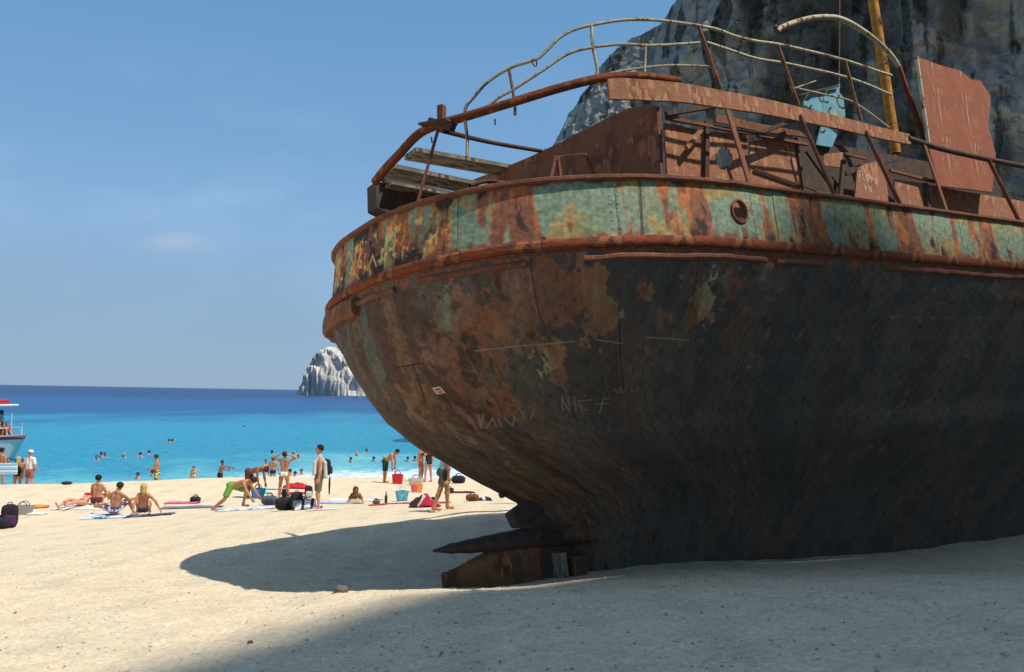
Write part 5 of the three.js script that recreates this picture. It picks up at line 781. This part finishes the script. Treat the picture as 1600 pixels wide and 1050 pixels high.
function cloth(label, cat, name, at, yaw, w, d, mat, ruffle = 0.02, heap = 0) {         // towel on the sand, with folds and thickness
  const n = 34, m = 24, top = [], bot = [], th = 0.012; const base = groundY(at.x, -at.z), cy = Math.cos(yaw), sy = Math.sin(yaw), sd = (at.x * 13.7) % 50;
  const g = gridGeo(n, 2 * m + 1, (i, jj) => {
    const up = jj <= m, j = up ? jj : 2 * m + 1 - jj, u = i / n - 0.5, v = j / m - 0.5, x = u * w * (1 + 0.04 * Math.sin(v * 9 + sd)), z = v * d * (1 + 0.05 * Math.sin(u * 8 + sd));
    const wx = at.x + x * cy + z * sy, wz = at.z - x * sy + z * cy, gy = groundY(wx, -wz) - base, r2 = Math.max(0, 1 - 3.4 * (u * u + v * v));
    const y = gy + 0.02 + ruffle * (1 + 1.4 * fbm3(x * 4 + sd, 1, z * 4, 3)) + heap * r2 * (0.75 + 0.9 * fbm3(x * 5 + sd, 3, z * 5, 3));
    return [new THREE.Vector3(x, up ? y : Math.min(y - th, gy - 0.01 + 0.5 * (y - gy)), z), [u * w, v * d]];
  });
  const t = shade(new THREE.Mesh(g, mat)); t.name = numbered(name); t.position.copy(at); t.rotation.y = yaw; t.userData = { label, category: cat }; scene.add(t); return t;
}
const stripes = (a, b, c, n = 8) => std({ map: dataTex(64, 64, (u) => { const k = Math.floor(u * n) % 3; return k === 0 ? a : k === 1 ? b : c; }), roughness: 1, side: THREE.DoubleSide });
// left edge
backpack('bulging black and purple backpack beside the grey bag', G(14, 824), 0.5, '#221b26', '#4a2558', 1.25);
duffel('small dark navy bag leaning on the black and purple backpack', G(3, 826), 0.3, '#1f2733', '#12161c', 0.4, 0.3, 0.26);
tote('slumped pale grey beach bag with dark rim', G(36, 804), 0.25, fabric('#9c9a94'), fabric('#33312f'), 0.52, 0.28, 0.24);
cloth('orange towel heaped beside the pale grey bag', 'towel', 'towel', G(58, 793), 0.2, 0.7, 0.4, fabric('#d2862e'), 0.02, 0.06);
cloth('crumpled white towel beside the orange towel', 'towel', 'towel', G(58, 804), 0.1, 0.5, 0.3, fabric('#e4ddd2'), 0.02, 0.04);
{ const s = shade(new THREE.Mesh(puffy(0.4, 0.12, 0.25, 0.8, 0.2, 4), fabric('#2a2d33'))); s.name = 'dark_stone'; s.position.copy(G(104, 757)); s.userData = { label: 'small dark rock lying alone on the crest of the beach', category: 'rock' }; scene.add(s); }
// towels under the seated group
cloth('blue and white patterned towel under the man in patterned shorts', 'towel', 'towel', G(172, 808), 0.1, 1.5, 0.8, std({ map: dataTex(64, 64, (u, v) => tfbm(u, v, 8, 8, 2, 61) > 0.52 ? [60, 110, 150] : [206, 214, 222]), roughness: 1, side: THREE.DoubleSide }), 0.012);
cloth('dark violet towel under the blond woman', 'towel', 'towel', G(234, 806), 0.1, 1.3, 0.7, std({ map: dataTex(64, 64, (u, v) => tfbm(u, v, 8, 8, 2, 63) > 0.55 ? [120, 116, 150] : [46, 44, 78]), roughness: 1, side: THREE.DoubleSide }), 0.012);
cloth('white towel under the woman in the red bikini', 'towel', 'towel', G(134, 793), 0.1, 1.8, 0.8, fabric('#d9d4cc'), 0.01);
cloth('pink towel spread flat beside the small dark bag', 'towel', 'towel', G(285, 786), 0.08, 1.1, 0.5, fabric('#d8657e'), 0.015);
duffel('small dark violet bag on the pink towel', G(305, 785), 0.2, '#2c2940', '#201e2c', 0.34, 0.2, 0.22);
cloth('grey blue towel spread in front of the pink towel', 'towel', 'towel', G(300, 793), 0.05, 1.9, 0.5, fabric('#6f7686'), 0.015);
// around the crouching man and the pile of bags
tote('bright blue beach bag open under the bending bather', G(403, 778), 0.3, fabric('#2f86c4'), fabric('#1d5c92'), 0.44, 0.34, 0.24);
cloth('turquoise cloth hanging over the blue beach bag', 'cloth', 'cloth', G(410, 771), 0.4, 0.5, 0.35, fabric('#7ac4d0'), 0.02, 0.16);
cloth('white and lilac towel under the crouching man', 'towel', 'towel', G(386, 796), 0.1, 1.7, 0.7, std({ map: dataTex(64, 64, (u, v) => tfbm(u, v, 8, 8, 2, 67) > 0.55 ? [150, 160, 206] : [220, 222, 228]), roughness: 1, side: THREE.DoubleSide }), 0.015, 0.03);
cloth('pale pink towel beside the dark brown bag', 'towel', 'towel', G(416, 794), 0.05, 0.7, 0.4, fabric('#cf9fb0'), 0.015, 0.02);
duffel('grey blue holdall in the pile of bags', G(421, 789), 0.2, '#4c5862', '#323a42', 0.5, 0.3, 0.3);
duffel('dark brown holdall in the pile of bags', G(446, 797), 0.1, '#2c2320', '#1d1816', 0.56, 0.34, 0.3);
backpack('black rucksack with pale straps in the pile of bags', G(463, 796), 0.5, '#24242a', '#8a92a0', 0.95);
cloth('white and black striped towel heaped at the end of the bag pile', 'towel', 'towel', G(481, 795), 0.1, 0.75, 0.5, stripes([226, 222, 226], [52, 46, 66], [226, 222, 226], 12), 0.02, 0.3);
duffel('dark violet bag behind the heaped striped towel', G(474, 790), 0, '#37304a', '#28233a', 0.4, 0.22, 0.24);
cloth('red towel heaped behind the standing woman', 'towel', 'towel', G(464, 763), 0.2, 1.0, 0.5, fabric('#b81f38'), 0.02, 0.22);
cloth('flat red towel just below the heaped red towel', 'towel', 'towel', G(459, 772), 0.15, 1.1, 0.4, fabric('#c0283e'), 0.02, 0.05);
backpack('small black rucksack with white patches', G(482, 777), 0.3, '#25252a', '#c9c6c2', 0.8);
duffel('black bag standing between the feet of the standing woman', G(445, 777), 1.4, '#2b211e', '#1c1614', 0.24, 0.3, 0.2);
cloth('lime yellow cloth dropped by the standing woman', 'cloth', 'cloth', G(438, 783), 0.3, 0.35, 0.25, fabric('#b9c04a'), 0.02, 0.08);
cloth('thin white mat at the feet of the khaki shorts man', 'towel', 'towel', G(503, 797), 0.05, 0.8, 0.3, fabric('#dcdcdc'), 0.01);
cloth('narrow pale blue towel right of the khaki shorts man', 'towel', 'towel', G(525, 787), 0.05, 1.1, 0.3, fabric('#94a6c4'), 0.012);
cloth('pale lilac towel edge above the blue bag', 'towel', 'towel', G(428, 764), 0.05, 0.9, 0.4, fabric('#c4bccb'), 0.012);
{ // what the standing man carries: rucksack on his back, shirt over his shoulder, rolled mat
  const b = khaki.local(khaki.P(0.02, -0.2)); const bp = backpack('black rucksack worn on the back of the khaki shorts man', b.clone().add(new THREE.Vector3(0, -0.06, 0)), -1.25 + Math.PI, '#1e2026', '#2c2f36', 0.86);
  const pr = []; for (const s of [1]) { const p = (u, f, x) => khaki.P(u, f, x); pr.push(cap(p(0.5, 0.02, 0.16), 0.03, p(0.3, 0.14, 0.16), 0.045), cap(p(0.3, 0.14, 0.16), 0.045, p(0.02, 0.15, 0.17), 0.06), cap(p(0.5, 0.02, 0.16), 0.03, p(0.3, -0.13, 0.17), 0.045), cap(p(0.3, -0.13, 0.17), 0.045, p(-0.06, -0.15, 0.17), 0.06)); }
  const g = nets(pr, 0.016, 0.03); const m = shade(new THREE.Mesh(g, fabric('#c9c9cc'))); m.name = 'draped_shirt'; m.position.copy(khaki.local([0, 0, 0])); m.rotation.y = -1.25; m.userData = { label: 'pale shirt draped over the shoulder of the khaki shorts man', category: 'shirt' }; boxUV(g); scene.add(m);
  const top = khaki.local(khaki.P(-0.08, -0.28)), u = thing('umbrella', 'thin furled umbrella hanging at the back of the khaki shorts man', 'umbrella', top.clone().add(new THREE.Vector3(0, -0.5, 0))); part(u, 'furled_canopy', new THREE.LatheGeometry([[0.004, 0], [0.02, 0.06], [0.03, 0.3], [0.022, 0.46], [0.006, 0.5]].map(p => new THREE.Vector2(...p)), 12), fabric('#3a2a28')); part(u, 'handle', new THREE.TubeGeometry(new THREE.CatmullRomCurve3([new THREE.Vector3(0, 0.48, 0), new THREE.Vector3(0, 0.58, 0), new THREE.Vector3(0.03, 0.62, 0), new THREE.Vector3(0.06, 0.58, 0)]), 12, 0.008, 6), fabric('#20160f'));
}
// right-hand group under the stern
cloth('white towel under the auburn-haired sunbather', 'towel', 'towel', G(550, 782), 0.1, 1.5, 0.7, fabric('#dcdce0'), 0.012);
cloth('beige towel heaped in front of the auburn-haired sunbather', 'towel', 'towel', G(556, 787), 0.3, 0.5, 0.35, fabric('#b0a284'), 0.02, 0.16);
cloth('pale pink towel folded up right of the sunbather', 'towel', 'towel', G(584, 780), 0.35, 0.6, 0.35, fabric('#d3bdb8'), 0.02, 0.12);
duffel('little taupe pouch lying on the open sand', G(588, 787), 0.2, '#6a5c4c', '#4a4034', 0.24, 0.12, 0.18);
{ const t = thing('bottle', 'dark bottle standing upright beside the long red towel', 'bottle', G(603, 786)); part(t, 'glass_body', new THREE.LatheGeometry([[0, 0], [0.045, 0], [0.047, 0.02], [0.047, 0.2], [0.02, 0.27], [0.017, 0.34], [0, 0.34]].map(p => new THREE.Vector2(...p)), 16), std({ color: '#2a2c34', roughness: 0.3 })); part(t, 'bottle_cap', new THREE.CylinderGeometry(0.02, 0.02, 0.03, 12).translate(0, 0.35, 0), fabric('#88837a')); }
cloth('long red towel laid out below the turquoise bag', 'towel', 'towel', G(640, 787), 0.03, 2.3, 0.45, fabric('#b03048'), 0.015);
tote('turquoise beach bag with white pattern and dark trim', G(628, 783), 0.1, std({ map: (() => { const t = dataTex(128, 128, (u, v) => { const a = tfbm(u, v, 5, 5, 2, 81); return Math.abs(a - 0.5) < 0.025 ? [226, 238, 240] : [62, 170, 200]; }); t.repeat.set(3, 3); return t; })(), roughness: 0.8, side: THREE.DoubleSide }), fabric('#d8e4e8'), 0.4, 0.36, 0.2, 1.15);
tote('small red shopping bag at the wash line', G(621, 756), 0.2, fabric('#cc2a2c'), fabric('#3a1614'), 0.46, 0.42, 0.24, 1.05);
tote('white wicker basket behind the orange and pink bag', G(650, 758), 0.1, fabric('#cfc6b4'), fabric('#8c8476'), 0.62, 0.3, 0.3, 1.1);
tote('orange and pink beach bag on the bare sand', G(651, 769), 0.3, std({ map: dataTex(64, 64, (u) => u % 0.5 > 0.26 ? [226, 104, 106] : [232, 150, 70]), roughness: 0.9, side: THREE.DoubleSide }), fabric('#b9a08a'), 0.44, 0.3, 0.24, 1.1);
cloth('dark red and black clothes heaped on the long red towel', 'clothes', 'clothes_heap', G(664, 791), 0.1, 0.75, 0.5, std({ map: dataTex(64, 64, (u, v) => { const a = tfbm(u, v, 4, 4, 2, 87); return a > 0.55 ? [166, 34, 62] : a > 0.47 ? [208, 196, 184] : [52, 40, 42]; }), roughness: 1, side: THREE.DoubleSide }), 0.02, 0.3);
duffel('black holdall behind the striding person', G(716, 755), 0.1, '#24262a', '#17181b', 0.62, 0.34, 0.3);
duffel('small black bag between the legs of the striding person', G(702, 770), 0.2, '#232228', '#3a3640', 0.34, 0.2, 0.22);
cloth('plum towel right of the striding person', 'towel', 'towel', G(724, 770), 0.1, 0.9, 0.3, fabric('#5a3a4c'), 0.02, 0.04);
duffel('brown leather holdall under the overhang of the stern', G(738, 783), 0.12, '#7a4a28', '#54321c', 0.44, 0.24, 0.26);
cloth('navy and white towel beside the brown leather holdall', 'towel', 'towel', G(757, 782), 0.25, 0.55, 0.4, stripes([34, 34, 62], [34, 34, 62], [214, 214, 222], 9), 0.02, 0.12);
{ const t = thing('straw_hat', 'straw hat held in the hand of the striding person', 'hat', walker.joint(-1, 'wr').clone().add(new THREE.Vector3(0, -0.2, 0))); t.rotation.z = 1.1; part(t, 'brim', new THREE.LatheGeometry([[0.09, 0.02], [0.19, 0], [0.192, 0.006], [0.09, 0.03]].map(p => new THREE.Vector2(...p)), 24), fabric('#b08a52')); part(t, 'crown', new THREE.LatheGeometry([[0.092, 0.02], [0.09, 0.08], [0.06, 0.11], [0, 0.115]].map(p => new THREE.Vector2(...p)), 24), fabric('#b08a52')); }
// stones on the sand
for (const [px, py, r, l] of [[533, 926, 0.09, 'pale rounded boulder on the shade border before the rudder'], [1262, 861, 0.16, 'grey boulder lying against the hull'], [1316, 846, 0.2, 'larger grey boulder with a rounded top against the hull'], [391, 1005, 0.025, 'tiny dark pebble alone on the bright sand']]) { const g = puffy(r * 2, r * 1.3, r * 1.7, 0.9, 0.16, px % 17), m = shade(new THREE.Mesh(g, std({ color: r < 0.1 ? '#6a6258' : '#c9bda4', roughness: 1, bumpMap: rustBump, bumpScale: 0.02 }))); m.name = numbered('stone'); const p = G(px, py); p.y -= r * 0.3; m.position.copy(p); m.userData = { label: l, category: 'stone' }; scene.add(m); }
// --- blue air mattress held at the water's edge
{
  const p0 = byTop(13, 722, 0.9, 35, 44), t = thing('air_mattress', 'pale blue and white air mattress stood on edge among the bathers', 'air mattress', p0.clone().add(new THREE.Vector3(0, 0.45, 0)), 0.15), a = fabric('#8fc3de', 0.5), b = fabric('#dbe6ea', 0.5);
  for (let k = 0; k < 5; k++) { const g = new THREE.CapsuleGeometry(0.05, 0.62, 6, 14); boxUV(g); g.rotateZ(Math.PI / 2); g.translate(0, k * 0.088, 0); part(t, 'air_tube', g, k % 2 ? b : a); }
}
// --- tour boat with its bow to the beach
{
  const d = rayOf(22, 720), tt = -5 / d.y, at = new THREE.Vector3(d.x * tt, 0, d.z * tt), boat = thing('tour_boat', 'red and white tour boat with canopy nosing in to the beach', 'boat', at, Math.PI - 0.12);
  const white = std({ color: '#e2ded6', roughness: 0.45 }), red = std({ color: '#b02430', roughness: 0.5 }), dark = std({ color: '#20242c', roughness: 0.5 });
  // local x runs aft; the bow tip is at x = -0.75, rising
  const sec = (x) => { const f = clamp((x + 0.75) / 4.2), b = 1.75 * Math.pow(f, 0.5), y = 1.75 - 0.35 * sstep(-0.75, 4, x); return [b, y]; };
  const gunw = (y0, y1, o) => gridGeo(48, 4, (i, j) => { const side = i <= 24 ? 1 : -1, k = side > 0 ? (24 - i) / 24 : (i - 24) / 24, x = -0.75 + 9.5 * k * k, [b, y] = sec(x), v = j / 4, yy = lerp(y0(y), y1(y), v); const rake = 1.0 * (y - yy) / 1.6 * Math.max(0, 1 - k * 1.6); return [new THREE.Vector3(x + rake, yy, side * (b + o) * lerp(0.8, 1, clamp(yy / y))), [k, v]]; });
  part(boat, 'hull', gunw(() => -0.6, y => y - 0.3, 0), white); part(boat, 'red_band', gunw(y => y - 0.32, y => y - 0.1, 0.03), red); part(boat, 'gunwale', gunw(y => y - 0.11, y => y, 0.05), white);
  part(boat, 'deck', gridGeo(24, 6, (i, j) => { const k = i / 24, x = -0.7 + 9.4 * k * k, [b, y] = sec(x); return [new THREE.Vector3(x, y - 0.2, (j / 3 - 1) * b), [x, j]]; }), white);
  part(boat, 'cabin', new RoundedBoxGeometry(5.4, 1.9, 2.3, 2, 0.1).translate(4.4, 2.35, 0), dark);
  part(boat, 'canopy', new RoundedBoxGeometry(6.6, 0.14, 3.0, 2, 0.06).translate(4.2, 3.62, 0), white); part(boat, 'canopy_top', new RoundedBoxGeometry(5.8, 0.3, 2.6, 2, 0.12).translate(4.3, 3.84, 0), red);
  for (const [x, z] of [[1.2, 1.2], [1.2, -1.2], [7, 1.3], [7, -1.3]]) part(boat, 'canopy_post', new THREE.CylinderGeometry(0.03, 0.03, 2.2, 8).translate(x, 2.55, z), white);
  for (const z of [-0.75, 0, 0.75]) part(boat, 'window', new RoundedBoxGeometry(0.04, 0.5, 0.6, 1, 0.02).translate(1.68, 2.75, z), std({ color: '#8fa6b4', roughness: 0.15 }));
  for (const x of [2.4, 3.6, 4.8]) for (const s of [1, -1]) part(boat, 'window', new RoundedBoxGeometry(0.8, 0.5, 0.04, 1, 0.015).translate(x, 2.75, s * 1.16), std({ color: '#8fa6b4', roughness: 0.15 }));
  for (const [x, s] of [[1.6, 1], [3, 1], [1.6, -1], [3, -1]]) { const [b, y] = sec(x), g = new THREE.TorusGeometry(0.2, 0.07, 8, 18); part(boat, 'tyre_fender', g, dark).position.set(x, y - 0.5, s * (b + 0.08)); }
  part(boat, 'bench', new RoundedBoxGeometry(0.5, 0.1, 1.2, 1, 0.03).translate(1.0, 1.62, 0), red); part(boat, 'flag_staff', new THREE.CylinderGeometry(0.015, 0.015, 0.9, 6).translate(-0.45, 2.1, 0), white);
  const rl = s => new THREE.TubeGeometry(new THREE.CatmullRomCurve3([0.05, 0.4, 0.8, 1.4, 2.2].map(x => { const [b, y] = sec(x); return new THREE.Vector3(x, y + 0.45, s * b * 0.92); })), 24, 0.028, 6);
  for (const s of [1, -1]) { part(boat, 'bow_rail', rl(s), white); for (const x of [0.1, 0.8, 1.5]) { const [b, y] = sec(x); part(boat, 'rail_post', new THREE.CylinderGeometry(0.02, 0.02, 0.55, 6).translate(x, y + 0.2, s * b * 0.92), white); } }
  const M4 = new THREE.Matrix4().makeRotationY(Math.PI - 0.12).setPosition(at), on = (x, y, z) => new THREE.Vector3(x, y, z).applyMatrix4(M4);
  figure({ label: 'passenger in a red top sitting on the bow of the tour boat', at: on(0.85, 1.5, 0.25), yaw: 0.9, H: 1.7, skin: SK.tan, shirt: '#a8323a', shorts: '#30343e', hair: HR.brown, pose: { lL: [[0.1, 0.1, 1], [0, -0.6, 0.8]], lR: [[0.1, 0.1, 1], [0, -0.6, 0.8]] } });
  figure({ label: 'passenger in a dark top sitting under the boat canopy', at: on(1.5, 1.5, 0.5), yaw: 0.5, H: 1.72, skin: SK.pink, shirt: '#2c2733', shorts: '#7a2a30', hair: HR.black, pose: { lL: [[0.1, 0.1, 1], [0, -0.6, 0.8]], lR: [[0.1, 0.1, 1], [0, -0.6, 0.8]] } });
}
// ------------------------------------------------------------------ scrub on the cliff ledges
{
  const cl = scene.getObjectByName('cliff'), p = cl.geometry.attributes.position, n = cl.geometry.attributes.normal, leaf = [], lp = new THREE.Vector3();
  for (let k = 0; k < 70; k++) { const a = rr(0, 6.28), e = Math.acos(rr(-0.4, 1)), r = Math.cbrt(rnd()), c = new THREE.Vector3(Math.sin(e) * Math.cos(a) * r, Math.cos(e) * r * 0.8 + 0.3, Math.sin(e) * Math.sin(a) * r), u = new THREE.Vector3(rr(-1, 1), rr(-1, 1), rr(-1, 1)).normalize(), w = new THREE.Vector3(rr(-1, 1), rr(-1, 1), rr(-1, 1)).cross(u).normalize(), s = rr(0.13, 0.26); leaf.push(c.x + u.x * s, c.y + u.y * s, c.z + u.z * s, c.x + w.x * s * 0.6, c.y + w.y * s * 0.6, c.z + w.z * s * 0.6, c.x - w.x * s * 0.6, c.y - w.y * s * 0.6, c.z - w.z * s * 0.6); }
  const g = new THREE.BufferGeometry(); g.setAttribute('position', new THREE.Float32BufferAttribute(leaf, 3)); g.computeVertexNormals();
  const spots = []; let guard = 0; while (spots.length < 420 && guard++ < 200000) { const i = Math.floor(rnd() * p.count); if (p.getY(i) < 12 || p.getY(i) > 70) continue; const up = n.getY(i), d = fbm3(p.getX(i) * 0.12, p.getY(i) * 0.05, p.getZ(i) * 0.12, 3); if (up > 0.22 && d > -0.02 && rnd() < up) spots.push(i); }
  const im = shade(new THREE.InstancedMesh(g, std({ color: '#ffffff', roughness: 1, side: THREE.DoubleSide }), spots.length)), m4 = new THREE.Matrix4(), q = new THREE.Quaternion(), col = new THREE.Color();
  spots.forEach((i, k) => { const s = rr(0.35, 1.1); q.setFromEuler(new THREE.Euler(0, rr(0, 6.28), 0)); m4.compose(lp.set(p.getX(i), p.getY(i) - 0.1, p.getZ(i)), q, new THREE.Vector3(s, s * rr(0.7, 1.1), s)); im.setMatrixAt(k, m4); const t = rr(0.7, 1.3); col.setRGB(0.05 * t, 0.07 * t, 0.03 * t); im.setColorAt(k, col); });
  im.name = 'cliff_scrub'; im.userData = { kind: 'stuff', label: 'dark low scrub clinging to the cliff ledges', category: 'scrub' }; scene.add(im);
}
renderer.render(scene, camera);
